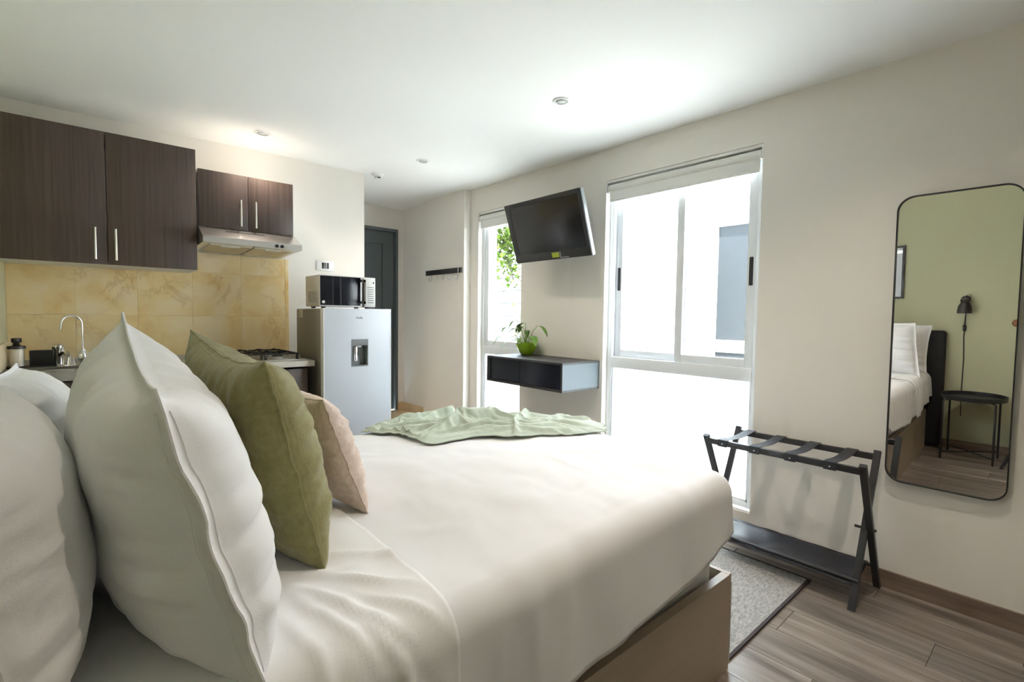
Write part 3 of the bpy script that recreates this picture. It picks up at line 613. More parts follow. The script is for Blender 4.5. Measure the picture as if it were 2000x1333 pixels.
# plant
px_, py_, pz = 2.675, 2.875, Z1
pl = thing('potted_plant', 'small leafy plant in a lime green bowl on the floating shelf', 'plant', (px_, py_, pz))
LA('pot', GREENP, pl, [(0, 0), (0.036, 0), (0.042, 0.004), (0.066, 0.034), (0.082, 0.074), (0.087, 0.098), (0.083, 0.099), (0.078, 0.080), (0, 0.080)], (px_, py_, pz), 36)
LA('soil', SOIL, pl, [(0, 0.088), (0.05, 0.087), (0.079, 0.083)], (px_, py_, pz), 24)
def leaf(pts, w, name='leaf'):
    pts = [Vector(p) for p in pts]; n = 8; bm = bmesh.new(); L = []
    for k in range(n+1):
        t = k/n; p = (1-t)**2*pts[0]+2*(1-t)*t*pts[1]+t*t*pts[2]; d = (2*(1-t)*(pts[1]-pts[0])+2*t*(pts[2]-pts[1])).normalized()
        s = d.cross(Vector((0, 0, 1)))
        s = s.normalized() if s.length > 0.05 else Vector((1, 0, 0))
        ww = w*math.sin(math.pi*min(1, t*0.93+0.05))**0.8
        L.append((bm.verts.new(p-s*ww), bm.verts.new(p-Vector((0, 0, ww*0.35))), bm.verts.new(p+s*ww)))
    for a, b in zip(L, L[1:]): bm.faces.new((a[0], a[1], b[1], b[0])); bm.faces.new((a[1], a[2], b[2], b[1]))
    obj(name, bm, LEAF, pl, smooth='all', fix=False)
rg = random.Random(11)
stems = [((-0.04, 0.16, 0.14), 0.12, 0.020), ((-0.07, 0.19, 0.06), 0.14, 0.016), ((-0.05, 0.13, 0.02), 0.13, 0.014), ((0.0, 0.02, 0.17), 0.15, 0.024), ((-0.04, 0.05, 0.13), 0.14, 0.024),
         ((0.0, -0.12, 0.15), 0.15, 0.020), ((-0.03, -0.08, 0.07), 0.13, 0.034), ((-0.06, -0.01, 0.05), 0.07, 0.024), ((0.03, 0.03, 0.11), 0.12, 0.022), ((-0.09, 0.16, 0.10), 0.16, 0.014), ((-0.01, 0.10, 0.19), 0.13, 0.016), ((0.03, 0.08, 0.14), 0.12, 0.018)]
for (dx, dy, dz), l, w in stems:
    b0 = Vector((px_+dx*0.15, py_+dy*0.15, pz+0.085)); e = Vector((px_+dx, py_+dy, pz+0.085+dz))
    md_ = (b0+e)/2+Vector((0, 0, 0.03)); T('stem', LEAF, pl, [b0, md_, e], [0.003, 0.0026, 0.002], 6)
    dr_ = Vector((dx, dy, 0)).normalized(); leaf([e, e+dr_*l*0.5+Vector((0, 0, 0.012)), e+dr_*l*0.75-Vector((0, 0, l*0.55))], w)
# television
tc = Vector((2.500, 2.507, 1.853)); yaw, pit = math.radians(-0.8), math.radians(18.2)
nrm = Vector((-math.cos(yaw)*math.cos(pit), -math.sin(yaw)*math.cos(pit), -math.sin(pit)))
rgt = Vector((math.sin(yaw), -math.cos(yaw), 0)); upv = rgt.cross(nrm)
if upv.z < 0: upv = -upv
TM = Matrix((rgt, upv, nrm)).transposed().to_4x4(); TM.translation = tc     # local x right, y up, z towards viewer
tv = thing('television', 'black flat television tilted down on a wall bracket', 'television', (W, tc.y, tc.z))
w_, h_ = 0.76/2, 0.76*0.58/2
B('casing', BLKPL, tv, (-w_, w_, -h_, h_, -0.030, -0.004), (-w_*0.6, w_*0.6, -h_*0.7, h_*0.6, -0.060, -0.030), mtx=TM, bev=0.003)
be = 0.030
B('bezel', BLKPL, tv, (-w_, -w_+be+0.02, -h_, h_, -0.004, 0.004), (w_-be, w_, -h_, h_, -0.004, 0.004), (-w_+be+0.02, w_-be, h_-be, h_, -0.004, 0.004), (-w_+be+0.02, w_-be, -h_, -h_+0.055, -0.004, 0.004), mtx=TM)
scr = mat('black_screen_glass', (0.010, 0.010, 0.012), 0.16, spec=0.6)
B('screen', scr, tv, (-w_+be+0.02, w_-be, -h_+0.055, h_-be, -0.003, 0.001), mtx=TM)
B('speaker_slot', BLACK, tv, (-w_+0.030, -w_+0.036, -h_+0.05, h_-0.05, 0.004, 0.0055), mtx=TM)
B('side_edge', GREYP, tv, (w_, w_+0.003, -h_, h_, -0.030, -0.002), (-w_, w_, -h_-0.003, -h_, -0.030, -0.002), mtx=TM)
B('sticker', STICK, tv, (0.015, 0.085, -h_+0.012, -h_+0.048, 0.004, 0.005), mtx=TM)
B('control_tab', SILVP, tv, (0.095, 0.175, -h_+0.006, -h_+0.009, 0.004, 0.0056), (0.095, 0.099, -h_+0.009, -h_+0.05, 0.004, 0.0056), mtx=TM)
bk = B('wall_bracket', BLACK, tv, (W-0.012, W-0.0005, tc.y-0.06, tc.y+0.06, 1.72, 1.95))
bm = bmesh.new(); pb = TM @ Vector((0, 0, -0.060))
bar(bm, (W-0.01, tc.y, 1.84), pb, 0.05, 0.03); obj('bracket_arm', bm, BLACK, bk)
B('vesa_plate', BLACK, tv, (-0.10, 0.10, -0.10, 0.10, -0.066, -0.060), mtx=TM)
# mirror
mn = Vector((-1, -0.016, -0.0168)).normalized(); mr_ = Vector((mn.y, -mn.x, 0)).normalized()   # local x (towards +y), y up, z towards the room
mu = mn.cross(mr_)
if mu.z < 0: mu = -mu
if mr_.y < 0: mr_ = -mr_
MM = Matrix((mr_, mu, mn)).transposed().to_4x4(); MM.translation = Vector((W-0.033, 0.338, 1.141))
mi = thing('wall_mirror', 'tall mirror with rounded corners and thin black frame', 'mirror', (W-0.03, 0.338, 0.5))
def rrect(w, h, r, n=8):
    P = []
    for cx, cy, a in ((w-r, h-r, 0), (-w+r, h-r, 90), (-w+r, -h+r, 180), (w-r, -h+r, 270)):
        for k in range(n+1):
            an = math.radians(a+90*k/n); P.append((cx+r*math.cos(an), cy+r*math.sin(an)))
    return P
bm = bmesh.new(); O = rrect(0.198, 0.633, 0.062); I = rrect(0.1935, 0.6285, 0.0575); n = len(O)
ring = lambda P, z: [bm.verts.new(MM @ Vector((x, y, z))) for x, y in P]
a, b, c, d = ring(O, -0.012), ring(O, 0.012), ring(I, 0.012), ring(I, -0.012)
for k in range(n):
    j = (k+1) % n
    for u, v in ((a, b), (b, c), (c, d), (d, a)): bm.faces.new((u[k], u[j], v[j], v[k]))
obj('frame', bm, BLACK, mi)
bm = bmesh.new(); bm.faces.new([bm.verts.new(MM @ Vector((x, y, 0.002))) for x, y in I])
for f in bm.faces:
    f.normal_update()
    if f.normal.dot(mn) < 0: f.normal_flip()
obj('mirror_glass', bm, MIRR, mi, fix=False)
bm = bmesh.new(); a, b = ring(I, -0.012), ring(I, -0.001)
bm.faces.new(a); bm.faces.new(b[::-1])
for k in range(n): bm.faces.new((a[k], b[k], b[(k+1) % n], a[(k+1) % n]))
obj('backing', bm, BLACK, mi)
bm = bmesh.new(); tube(bm, [(W-0.0005, 0.338, 1.66), (W-0.026, 0.338, 1.665)], 0.005, 8); obj('hanger', bm, BLACK, mi)

# ================================================================= LUGGAGE RACK, RUG
lr = thing('luggage_rack', 'black folding luggage rack with webbing straps beside the bed', 'luggage rack', (2.58, 0.9, 0))
ya, yb = 0.552, 1.208; zt = 0.612; xl, xr, tl, trr = 2.425, 2.745, 2.405, 2.735
for y, o in ((ya, 0.0), (yb, 0.0)):
    s = 0.012 if y == ya else -0.012
    bm = bmesh.new(); bar(bm, (xl, y+s*0.95, 0.0 if y == ya else 0.012), (trr, y+s*0.95, zt+0.022), 0.020, 0.026, (0, 1, 0)); obj('leg', bm, BLACK, lr)
    bm = bmesh.new(); bar(bm, (xr, y-s*0.8, 0.0), (tl, y-s*0.8, zt+0.022), 0.020, 0.026, (0, 1, 0)); obj('leg', bm, BLACK, lr)
    xm, zm = 2.582, 0.315
    bm = bmesh.new(); tube(bm, [(xm, y-0.03, zm), (xm, y+0.05, zm)], 0.006, 10); obj('pivot_bolt', bm, BLACK, lr, smooth=True)
for x in (tl+0.008, trr-0.008): B('top_rail', BLACK, lr, (x-0.010, x+0.010, ya-0.012 if x < 2.5 else ya+0.004, yb, zt-0.020, zt+0.008), bev=0.002)
for k, y in enumerate((0.660, 0.818, 0.975, 1.130)):
    bm = bmesh.new(); x0, x1 = tl+0.008, trr-0.008; hw = 0.024; prof = []
    prof = [(x0-0.012, zt-0.023), (x0-0.012, zt+0.010), (x0+0.02, zt+0.010)] + [(x0+0.02+(x1-x0-0.04)*q/8, zt+0.010-0.010*math.sin(math.pi*q/8)) for q in range(1, 8)] + [(x1-0.02, zt+0.010), (x1+0.012, zt+0.010), (x1+0.012, zt-0.023)]
    A = [[bm.verts.new((px, y+s*hw, pz_)) for px, pz_ in prof] for s in (-1, 1)]
    for i in range(len(prof)-1): bm.faces.new((A[0][i], A[0][i+1], A[1][i+1], A[1][i]))
    o = obj('strap', bm, WEB, lr); md_ = o.modifiers.new('solid', 'SOLIDIFY'); md_.thickness = 0.0022; md_.offset = 1
    bm = bmesh.new(); tube(bm, [(x0-0.0135, y, zt-0.008), (x0-0.0165, y, zt-0.008)], 0.003, 10); obj('rivet', bm, SILVP, o)
for x in (2.470, 2.690): T('lower_rail', BLACK, lr, [(x, ya, 0.115), (x, yb+0.0, 0.115)], 0.008)
bm = bmesh.new()
def shelfp(i, j):
    u, v = i/28, j/14; y = ya+0.02+(yb-ya-0.04)*u
    x = 2.458+(2.700-2.458)*v; z = 0.122-0.028*math.sin(math.pi*v)
    if v < 0.12: z -= (0.12-v)*0.22
    z += 0.012*math.exp(-((u-0.55)*9-(v-0.5)*2.2)**2)*math.sin(math.pi*v)-0.010*math.exp(-((u-0.68)*10+(v-0.45)*2)**2)*math.sin(math.pi*v)+0.003*nz(u*8, v*3, 4)
    return Vector((x, y, z))
grid(bm, shelfp, 28, 14); o = obj('lower_shelf', bm, NYLON, lr, smooth='all'); q = o.modifiers.new('solid', 'SOLIDIFY'); q.thickness = 0.003
rug = thing('rug', 'grey woven rug with dark bound edge under the foot of the bed', 'rug', (2.0, 1.5, 0))
bm = bmesh.new()
def rugp(i, j):
    x, y = 1.70+0.85*i/60, 0.768+1.55*j/70
    return Vector((x, y, 0.0085+0.0012*math.sin(y*420)*math.sin(x*160)+0.0006*nz(x*40, y*40)))
V = grid(bm, rugp, 60, 70)
obj('pile', bm, RUGM, rug, smooth='all')
B('binding', RUGE, rug, (1.70, 2.545, 0.758, 0.770, 0.0005, 0.0095), (1.70, 2.545, 2.316, 2.328, 0.0005, 0.0095), (2.545, 2.557, 0.758, 2.328, 0.0005, 0.0095), (1.70, 2.545, 0.77, 2.316, 0.0005, 0.005))
cs = thing('caster', 'small dark furniture caster in the right corner of the floor', 'caster', (2.43, 0.045, 0))
bm = bmesh.new(); tube(bm, [(2.425, 0.03, 0.022), (2.425, 0.05, 0.022)], 0.022, 20); obj('wheel', bm, BLKPL, cs, smooth=True)
B('fork', BLKPL, cs, (2.418, 2.432, 0.024, 0.028, 0.02, 0.05), (2.418, 2.432, 0.052, 0.056, 0.02, 0.05), (2.414, 2.436, 0.022, 0.058, 0.046, 0.054))
T('stem', BLACK, cs, [(2.425, 0.04, 0.05), (2.425, 0.04, 0.10)], 0.006)

# ================================================================= BED
bd = thing('bed', 'double bed base with taupe panels and black upholstered headboard', 'bed', (0.7, 1.45, 0))
BY0, BY1, BX0, BX1, BZ = 0.743, 2.145, G+0.105, 1.685, 0.345
bm = bmesh.new(); box(bm, G+0.0005, G+0.10, 0.635, 2.25, 0.02, 1.05); bevel(bm, 0.028, 4); obj('headboard', bm, UPHOL, bd, smooth=True)
B('side_panel', TAUPE, bd, (BX0, BX1-0.018, BY0, BY0+0.028, 0.0, BZ))
B('side_panel', TAUPE, bd, (BX0, BX1-0.018, BY1-0.028, BY1, 0.0, BZ))
B('foot_panel', TAUPE, bd, (BX1-0.016, BX1, BY0+0.002, BY1-0.002, 0.0, BZ))
B('edge_strip', EDGE, bd, (BX1-0.0005, BX1+0.002, BY0-0.001, BY0+0.004, 0.02, BZ-0.03))
B('slat_deck', BLACK, bd, (BX0, BX1-0.02, BY0+0.03, BY1-0.03, 0.22, 0.26))
mt = thing('mattress', 'white mattress mostly hidden under the duvet', 'mattress', (0.7, 1.45, 0.26))
bm = bmesh.new(); box(bm, BX0+0.01, BX1-0.035, BY0+0.045, BY1-0.045, 0.262, 0.655); bevel(bm, 0.05, 4); obj('mattress_body', bm, LINEN, mt, smooth=True)
T('piping', LINEN, mt, [Vector((x, y, 0.58)) for x, y in ((BX0+0.012, BY0+0.048), (BX1-0.037, BY0+0.048), (BX1-0.037, BY1-0.048), (BX0+0.012, BY1-0.048))], 0.004, 6, closed=True)
# draped bedding
R_ = 0.075; TOP = 0.680
def smooth(a, b, t):
    t = max(0, min(1, (t-a)/(b-a))); return t*t*(3-2*t)
EX, EN, EF = BX1-R_+0.012, BY0+R_-0.012, BY1-R_+0.012
def topz(x, y):
    v = (y-EN)/(EF-EN); u = (x-BX0)/(EX-BX0)
    z = TOP+0.026*smooth(0.45, 1.3, x)+(0.006+0.034*smooth(0.45, 1.0, x))*math.sin(math.pi*max(0, min(1, v)))**0.7
    return z
def cloth(name, root_label, cat, x0, x1, foot, hemN, hemF, off, amp, seed, mate, nx=110, ny=120, ridges=()):
    """cloth laid over the bed from x0 to x1 (or over the foot), hanging hemN(x) / hemF(x) down the sides"""
    bm = bmesh.new(); NF = 26 if foot else 0; NS = 26; NT = nx; NY = ny-2*NS
    def P(i, j):
        # flattened coordinates
        if foot and i > NT: ex = (i-NT)/NF; x = EX
        else: ex = 0.0; x = x0+(x1-x0)*i/NT
        if j < NS: ey = (NS-j)/NS; y = EN; sd_ = -1
        elif j > NS+NY: ey = (j-NS-NY)/NS; y = EF; sd_ = 1
        else: ey = 0.0; y = EN+(EF-EN)*(j-NS)/NY; sd_ = 0
        e = max(ex, ey); z = topz(x, y)+off
        wr = amp*(nz(x*3.2+seed, y*3.2, seed)*0.010+nz(x*9, y*5+seed, 2*seed, 2)*0.0035)
        fx, fy = x+(0.3*ex if foot else 0), y+sd_*ey*0.35
        for (cx, cy), an, w, l, hh in ridges:
            dx_, dy_ = fx-cx+0.012*nz(fx*9, fy*9, cx), fy-cy+0.012*nz(fx*9, fy*9, cy); t = dx_*math.cos(an)+dy_*math.sin(an); q = -dx_*math.sin(an)+dy_*math.cos(an)
            wr += hh*math.exp(-(q/w)**2-(t/l)**2)
        if e == 0: return Vector((x, y, z+wr))
        ang = math.atan2(ey, ex)           # 0 = foot, pi/2 = side
        Ls = (hemN if sd_ < 0 else hemF)(x); Lf = 0.27
        wgt = ang/(math.pi/2); L = Ls*wgt+Lf*(1-wgt) if ex > 0 else Ls
        if ex > 0 and ey > 0: L -= 0.03*math.sin(2*ang)
        s = e*L; r = R_+off*0.9
        if s < r*math.pi/2: h, dz = r*math.sin(s/r), r*(1-math.cos(s/r))
        else: k = s-r*math.pi/2; h, dz = r+0.05*k, r+k
        per = x if ex == 0 else (x+ (y if ey == 0 else 0.0)+0.3*ang)
        fold = amp*(0.010*nz(per*6+seed, 1.7*s, seed)+0.012*math.sin(per*17+3*nz(per*2, seed, 0))*0.5)*smooth(0.08, 0.34, s)
        fold = fold if ex == 0 or ey > 0 else fold
        h += fold+wr*0.8*smooth(0, 0.12, s); dx, dy = math.cos(ang), math.sin(ang)*sd_
        return Vector((x+dx*h, y+dy*h, z-dz+wr*(1-smooth(0, 0.15, s))))
    V = grid(bm, P, NT+NF, ny)
    o = obj(name, bm, mate, None, smooth='all'); q = o.modifiers.new('solid', 'SOLIDIFY'); q.thickness = 0.006; q.offset = -1
    return tag(o, root_label, cat)
def interp(x, P):
    for (a, p), (b, q) in zip(P, P[1:]):
        if x <= b: return p+(q-p)*max(0, (x-a)/(b-a))
    return P[-1][1]
def hem_duvet(x):
    return interp(x, [(-0.3, 0.24), (0.2, 0.27), (0.6, 0.325), (0.82, 0.342), (0.95, 0.337), (1.05, 0.333), (1.2, 0.325), (1.33, 0.318), (1.45, 0.302), (1.54, 0.272), (1.7, 0.262)])+0.006*math.sin(x*15)
rg = random.Random(5)
DR = [((rg.uniform(0.6, 1.5), rg.uniform(0.85, 1.9)), rg.gauss(-0.75, 0.5), rg.uniform(0.008, 0.02), rg.uniform(0.06, 0.16), rg.uniform(-0.004, 0.006)) for k in range(26)]
DR += [((0.62+0.1*k, 0.62), 1.45+0.1*rg.gauss(0, 1), 0.02, 0.10, 0.008) for k in range(3)]
SR = [((0.36, 0.86), -1.15, 0.013, 0.13, 0.012), ((0.42, 0.92), -0.85, 0.010, 0.10, 0.010), ((0.33, 0.80), -1.35, 0.012, 0.16, 0.010), ((0.44, 0.80), -1.0, 0.010, 0.09, 0.009), ((0.27, 0.74), -1.45, 0.014, 0.14, 0.009), ((0.40, 0.66), -1.30, 0.016, 0.16, 0.012), ((0.33, 0.60), -1.5, 0.014, 0.12, 0.010), ((0.46, 1.02), -0.6, 0.010, 0.09, 0.008), ((0.36, 1.0), -0.35, 0.009, 0.08, 0.007)]
duvet = cloth('duvet', 'white striped cotton duvet spread over the bed', 'duvet', BX0+0.02, EX, True, hem_duvet, lambda x: 0.36, 0.0, 1.0, 2.3, LINEN2, 130, 150, DR)
def hem_sheet(x): return interp(x, [(-0.3, 0.27), (0.1, 0.30), (0.35, 0.335), (0.6, 0.36)])+0.006*math.sin(x*14)
sheet = cloth('top_sheet', 'white top sheet folded back over the duvet below the pillows', 'sheet', BX0+0.01, 0.515, False, hem_sheet, lambda x: 0.37, 0.014, 1.6, 5.1, LINEN, 90, 170, SR)
# throw
def throw():
    A, Bp = Vector((0.95, 2.09, 0)), Vector((1.69, 1.31, 0)); ln = (Bp-A).length; ax = (Bp-A).normalized(); ay = Vector((-ax.y, ax.x, 0))
    bm = bmesh.new(); n, mm = 240, 150; rg = random.Random(21); RD = []
    for k in range(34):
        u0 = rg.uniform(0.06, 0.96); c = Vector((u0*ln, rg.uniform(-0.15, 0.15))); an = rg.gauss(0.10, 0.28) if k % 4 else rg.gauss(0.9, 0.25)
        RD.append((c, Vector((math.cos(an), math.sin(an))), rg.uniform(0.009, 0.016), rg.uniform(0.07, 0.24), rg.uniform(0.016, 0.038)*(0.6+0.9*smooth(-0.12, 0.14, c.y)), rg.uniform(-1.6, 1.6)))
    for u0, b0, an, w, l, h in ((0.40, -0.10, 0.75, 0.014, 0.14, 0.034), (0.45, -0.06, 0.85, 0.012, 0.16, 0.044), (0.50, -0.02, 0.70, 0.013, 0.17, 0.050), (0.33, -0.14, 0.35, 0.012, 0.13, 0.024), (0.56, -0.12, 0.25, 0.012, 0.20, 0.026), (0.68, -0.07, 0.05, 0.013, 0.22, 0.030), (0.74, -0.13, -0.05, 0.010, 0.20, 0.020), (0.22, -0.06, 0.2, 0.013, 0.16, 0.026), (0.16, -0.12, 0.3, 0.010, 0.12, 0.016)):
        RD.append((Vector((u0*ln, b0)), Vector((math.cos(an), math.sin(an))), w, l, h, 0.8))
    def P(i, j):
        u, sv = i/n, (j/mm-0.5)*2; hw = interp(u, [(0, 0.05), (0.12, 0.12), (0.35, 0.20), (0.6, 0.19), (0.85, 0.15), (1.0, 0.07)])*(1+0.30*nz(u*5+2*(sv > 0), 3.3))
        a, b = u*ln+0.03*nz(sv*2, u*3, 2), sv*hw-0.02*math.sin(u*5)+max(0, -sv)*-0.13*math.exp(-((u-0.36)/0.11)**2)+max(0, -sv)*0.03*math.exp(-((u-0.17)/0.05)**2)
        q = Vector((a+0.02*nz(a*9, b*9, 4), b+0.02*nz(a*9, b*9, 14))); z = 0.0; sh = Vector((0, 0))
        for c, d, w, l, h, cv in RD:
            r = q-c; t = r.dot(d); e = r.x*-d.y+r.y*d.x+cv*t*t
            g = math.exp(-(e/w)**2-(t/l)**2); z = max(z, h*g)+0.25*min(z, h*g)
            sh += Vector((-d.y, d.x))*(g*h*0.35)
        ed = smooth(1.0, 0.8, abs(sv))*smooth(0, 0.05, u)*smooth(1.0, 0.95, u)
        env = 0.55+0.75*math.exp(-((u-0.42)/0.25)**2)
        z = (z*env+0.004*abs(nz(a*9, b*9, 5)))*(0.35+0.65*ed)
        p = A+ax*(a+sh.x*ed)+ay*(b+sh.y*ed); p.z = topz(p.x, p.y)+0.008+0.008*ed+z
        return p
    grid(bm, P, n, mm)
    o = obj('throw_blanket', bm, SAGEC, None, smooth='all'); q = o.modifiers.new('solid', 'SOLIDIFY'); q.thickness = 0.004
    return tag(o, 'crumpled pale sage green throw at the foot of the bed', 'blanket')
throw()
# pillows: four corners (near-bottom, near-top, far-top, far-bottom)
def pillow(name, label, cat, nb, nt_, ft, fb, thick, mate, flange=0.0, pinch=0.05, seed=1.0, wr=1.0, group=None, back=1.0, pipe=None, sag=0.0, n=64, pw=2.6):
    nb, nt_, ft, fb = map(Vector, (nb, nt_, ft, fb))
    root = thing(name, label, cat, (nb+fb)/2, group)
    nu = n; 
    du = ((ft+fb)-(nt_+nb)).normalized(); dv = ((nt_+ft)-(nb+fb)).normalized(); nn = dv.cross(du).normalized()
    if nn.x < 0: nn = -nn
    hu, hv = ((ft+fb)-(nt_+nb)).length/4, ((nt_+ft)-(nb+fb)).length/4
    fl_u, fl_v = (flange/hu if flange else 0), (flange/hv if flange else 0)
    def mid(u, v):
        a, b = (u+1)/2, (v+1)/2
        p = nb*(1-a)*(1-b)+fb*a*(1-b)+nt_*(1-a)*b+ft*a*b
        p = p-du*hu*pinch*u*(1-v*v)*abs(u)-dv*hv*pinch*v*(1-u*u)*abs(v)
        p = p-dv*sag*(1-u*u)*max(0, v)
        return p
    def prof(u, v):
        iu, iv = min(1, abs(u)/(1-fl_u*0.32)), min(1, abs(v)/(1-fl_v*0.32))
        return ((1-iu**pw)*(1-iv**pw))**0.55
    def pt(u, v, s):
        p = mid(u, v); d = prof(u, v); t = thick*d*(1.0 if s > 0 else back)
        ew = max(abs(u), abs(v))
        ang = math.atan2(v, u)
        w1 = 0.006*wr*nz(u*2.2+seed, v*2.2, seed*s)*(d**0.5)
        per = v if abs(u) > abs(v) else u
        ca = 1-smooth(0.55, 0.9, min(abs(u), abs(v)))
        w2 = 0.011*wr*nz(per*7+seed*3, ew*1.3, seed+s)*smooth(0.35, 0.85, ew)*smooth(1.01, 0.9, ew)*min(1, d*3)*ca
        w3 = 0.0045*wr*(1.0 if abs(u) > abs(v) else 0.15)*math.sin(per*8+seed*4+2*nz(per*3, seed, 1))*smooth(0.82, 1.0, ew)*ca if flange else 0.004*wr*nz(per*6, seed, 2)*smooth(0.9, 1, ew)
        return p+nn*(s*(t+0.0015)+s*(w1+w2)+w3)
    for s, nm in ((1, 'front_panel'), (-1, 'back_panel')):
        bm = bmesh.new()
        def P(i, j):
            u, v = (i/nu)*2-1, (j/nu)*2-1
            u, v = math.sin(u*math.pi/2)*0.35+u*0.65, math.sin(v*math.pi/2)*0.35+v*0.65
            return pt(u, v, s)
        grid(bm, P, nu, nu)
        obj(nm, bm, mate, root, smooth='all', fix=False)
    def loop(k, lift=0.0):
        L = []; m_ = 36
        for (u0, v0), (u1, v1) in (((-1, -1), (1, -1)), ((1, -1), (1, 1)), ((1, 1), (-1, 1)), ((-1, 1), (-1, -1))):
            for q in range(m_):
                u, v = (u0+(u1-u0)*q/m_)*k[0], (v0+(v1-v0)*q/m_)*k[1]
                L.append((pt(u, v, 1)+pt(u, v, -1))/2 if not lift else pt(u, v, lift))
        return L
    T('edge_seam' if not flange else 'flange_hem', pipe or mate, root, loop((1, 1)), 0.0024 if not flange else 0.0030, 6, closed=True)
    if flange:
        for sg in (-1, 1):
            for sd in (1, -1): T('flange_stitching', mate, root, [pt(sg*(1-fl_u*0.36), -0.86+1.72*q/60, sd) for q in range(61)], 0.0015, 5)
    return root
PW = 'white bed pillows'
pillow('pillow', 'large white flanged pillow standing in front of the other white pillows', 'pillow', (0.195, 0.745, 0.665), (0.072, 0.81, 1.125), (0.072, 1.46, 1.226), (0.02, 1.43, 0.715), 0.122, LINEN, 0.040, 0.02, 1.3, 0.9, PW, 0.85, sag=0.035, pw=3.8)
pillow('pillow', 'white pillow nearest the viewer leaning on the headboard behind the large pillow', 'pillow', (-0.060, 0.735, 0.68), (-0.14, 0.72, 1.10), (-0.14, 1.36, 1.11), (-0.08, 1.40, 0.69), 0.105, LINEN, 0.03, 0.05, 2.7, 0.9, PW, 0.5)
pillow('pillow', 'white pillow on the far side leaning on the headboard near the sink', 'pillow', (-0.06, 1.48, 0.70), (-0.15, 1.46, 1.09), (-0.15, 2.06, 1.07), (-0.06, 2.08, 0.69), 0.115, LINEN, 0.03, 0.05, 4.1, 0.9, PW, 0.5)
pillow('pillow', 'white pillow on the far side mostly hidden behind the large flanged pillow', 'pillow', (0.16, 1.54, 0.70), (0.06, 1.54, 1.02), (0.06, 2.05, 1.02), (0.16, 2.08, 0.69), 0.085, LINEN, 0.03, 0.05, 6.2, 0.9, PW, 0.7)
pillow('cushion', 'olive green woven cushion in front of the large white pillow', 'cushion', (0.372, 1.010, 0.690), (0.268, 1.040, 1.135), (0.226, 1.60, 1.180), (0.31, 1.60, 0.705), 0.100, OLIVE, 0.0, 0.02, 8.8, 1.3, None, 0.75, sag=0.03, pw=3.6)
pillow('cushion', 'small beige linen cushion in front of the olive cushion', 'cushion', (0.572, 1.235, 0.690), (0.466, 1.275, 1.006), (0.45, 1.70, 1.01), (0.55, 1.68, 0.705), 0.080, TAN, 0.0, 0.05, 3.9, 1.0, None, 0.8, sag=0.01)

# ================================================================= GREEN WALL SIDE (seen in the mirror)
st = thing('side_table', 'round black metal tray table beside the bed seen in the mirror', 'side table', (-0.045, 0.43, 0))
ctr = Vector((-0.045, 0.428, 0))
LA('tray', BLACK, st, [(0, 0.497), (0.198, 0.497), (0.206, 0.500), (0.208, 0.535), (0.204, 0.535), (0.202, 0.505), (0, 0.503)], ctr, 48)
for x, y in ((0.12, 0.60), (0.12, 0.285), (-0.205, 0.585), (-0.19, 0.27)):
    T('leg', BLACK, st, [(x, y, 0), (x, y, 0.49), (ctr.x+(x-ctr.x)*0.85, ctr.y+(y-ctr.y)*0.85, 0.496)], 0.0075)
for p, q in (((0.12, 0.60), (-0.19, 0.27)), ((0.12, 0.285), (-0.205, 0.585))): T('cross_brace', BLACK, st, [(*p, 0.055), (*q, 0.055)], 0.005)
wl = thing('wall_lamp', 'small dark bell shaped wall lamp on the green wall seen in the mirror', 'lamp', (G, 0.525, 1.3))
lc = (G+0.085, 0.525, 0)
LA('lamp_shade', BRONZ, wl, [(0.050, 1.205), (0.049, 1.235), (0.043, 1.270), (0.030, 1.295), (0.026, 1.300), (0.030, 1.305), (0.030, 1.325), (0.018, 1.335), (0, 1.338)], lc, 32)
LA('bulb', LENS, wl, [(0, 1.215), (0.018, 1.225), (0.022, 1.245), (0.012, 1.275), (0, 1.28)], lc, 16)
LA('wall_mount', BRONZ, wl, [(0, 0), (0.032, 0), (0.032, 0.02), (0, 0.022)], (0, 0, 0), 20, Matrix.Translation((G+0.0005, 0.525, 1.325)) @ Matrix.Rotation(math.pi/2, 4, 'Y'))
T('arm', BRONZ, wl, [(G+0.02, 0.525, 1.325), (G+0.05, 0.525, 1.345), (G+0.085, 0.525, 1.335)], 0.006)
T('wire_handle', BLACK, wl, [(G+0.085, 0.525, 1.325), (G+0.10, 0.510, 1.362), (G+0.09, 0.490, 1.365), (G+0.08, 0.493, 1.340)], 0.0025, 6)
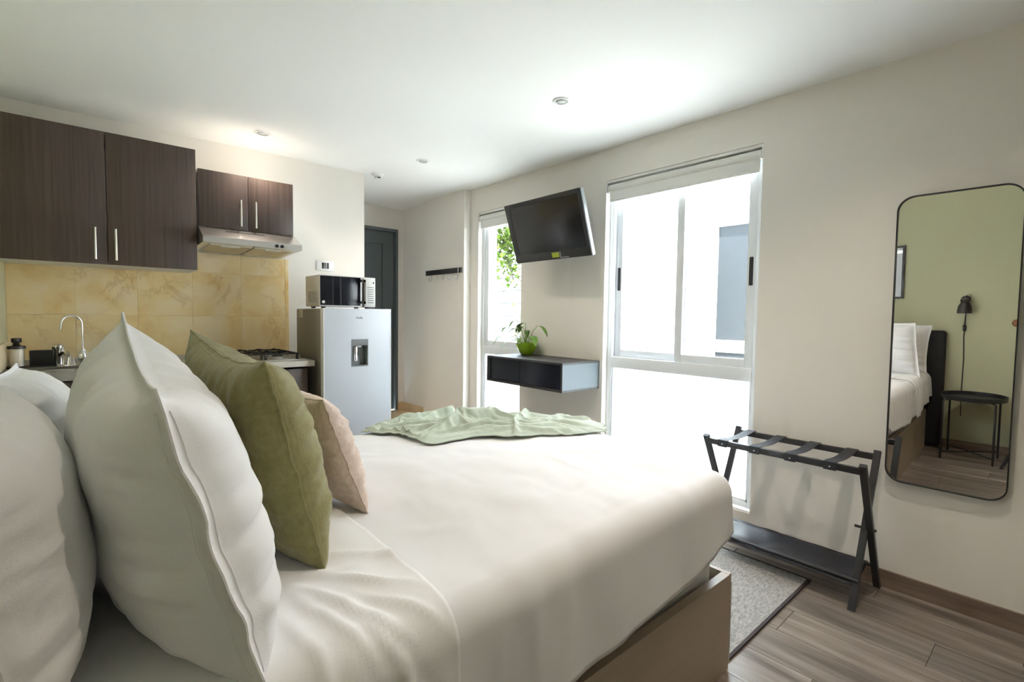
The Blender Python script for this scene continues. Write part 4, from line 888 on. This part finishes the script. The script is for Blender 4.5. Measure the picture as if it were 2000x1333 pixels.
cdp = T('cord', BLACK, wl, [(G+0.006, 0.525, 1.315), (G+0.006, 0.523, 1.20), (G+0.006, 0.527, 1.00), (G+0.006, 0.520, 0.8), (G+0.006, 0.524, 0.5), (G+0.006, 0.52, 0.30)], 0.0035, 8)
B('cord_switch', BLACK, cdp, (G+0.001, G+0.018, 0.514, 0.536, 1.05, 1.10), bev=0.004)
pf = thing('picture_frame', 'dark framed white print on the green wall seen in the mirror', 'picture', (G, 1.13, 1.58))
y0, y1, z0, z1 = 0.956, 1.31, 1.339, 1.827
B('frame', BRONZ, pf, (G+0.0005, G+0.025, y0, y0+0.018, z0, z1), (G+0.0005, G+0.025, y1-0.018, y1, z0, z1), (G+0.0005, G+0.025, y0+0.018, y1-0.018, z0, z0+0.018), (G+0.0005, G+0.025, y0+0.018, y1-0.018, z1-0.018, z1))
B('print', PAPER, pf, (G+0.002, G+0.010, y0+0.018, y1-0.018, z0+0.018, z1-0.018))
B('glazing', CLEAR, pf, (G+0.014, G+0.016, y0+0.018, y1-0.018, z0+0.018, z1-0.018))
pg = thing('wall_placeholder', 'small round brown peg on the green wall at the mirror edge', 'placeholder', (G, 0.205, 1.125))  # round form made up for an unidentified brown glimpse in the mirror
LA('placeholder_head', BROWN, pg, [(0, 0.03), (0.024, 0.028), (0.032, 0.018), (0.028, 0.008), (0.012, 0.006), (0.012, 0)], (0, 0, 0), 24, Matrix.Translation((G+0.0005, 0.205, 1.125)) @ Matrix.Rotation(math.pi/2, 4, 'Y'))
tpd = thing('tripod', 'black camera tripod whose leg shows at the mirror edge', 'tripod', (0, -0.06, 0))
ap = Vector((-0.02, -0.09, 0.92))
for p in ((0.16, 0.235, 0.0), (-0.24, 0.0, 0.0), (0.12, -0.38, 0.0)):
    o = T('leg', BLACK, tpd, [p, Vector(p)*0.5+ap*0.5, ap], [0.011, 0.013, 0.016], 10)
T('column', BLACK, tpd, [ap+Vector((0, 0, -0.2)), ap+Vector((0, 0, 0.12))], 0.014)
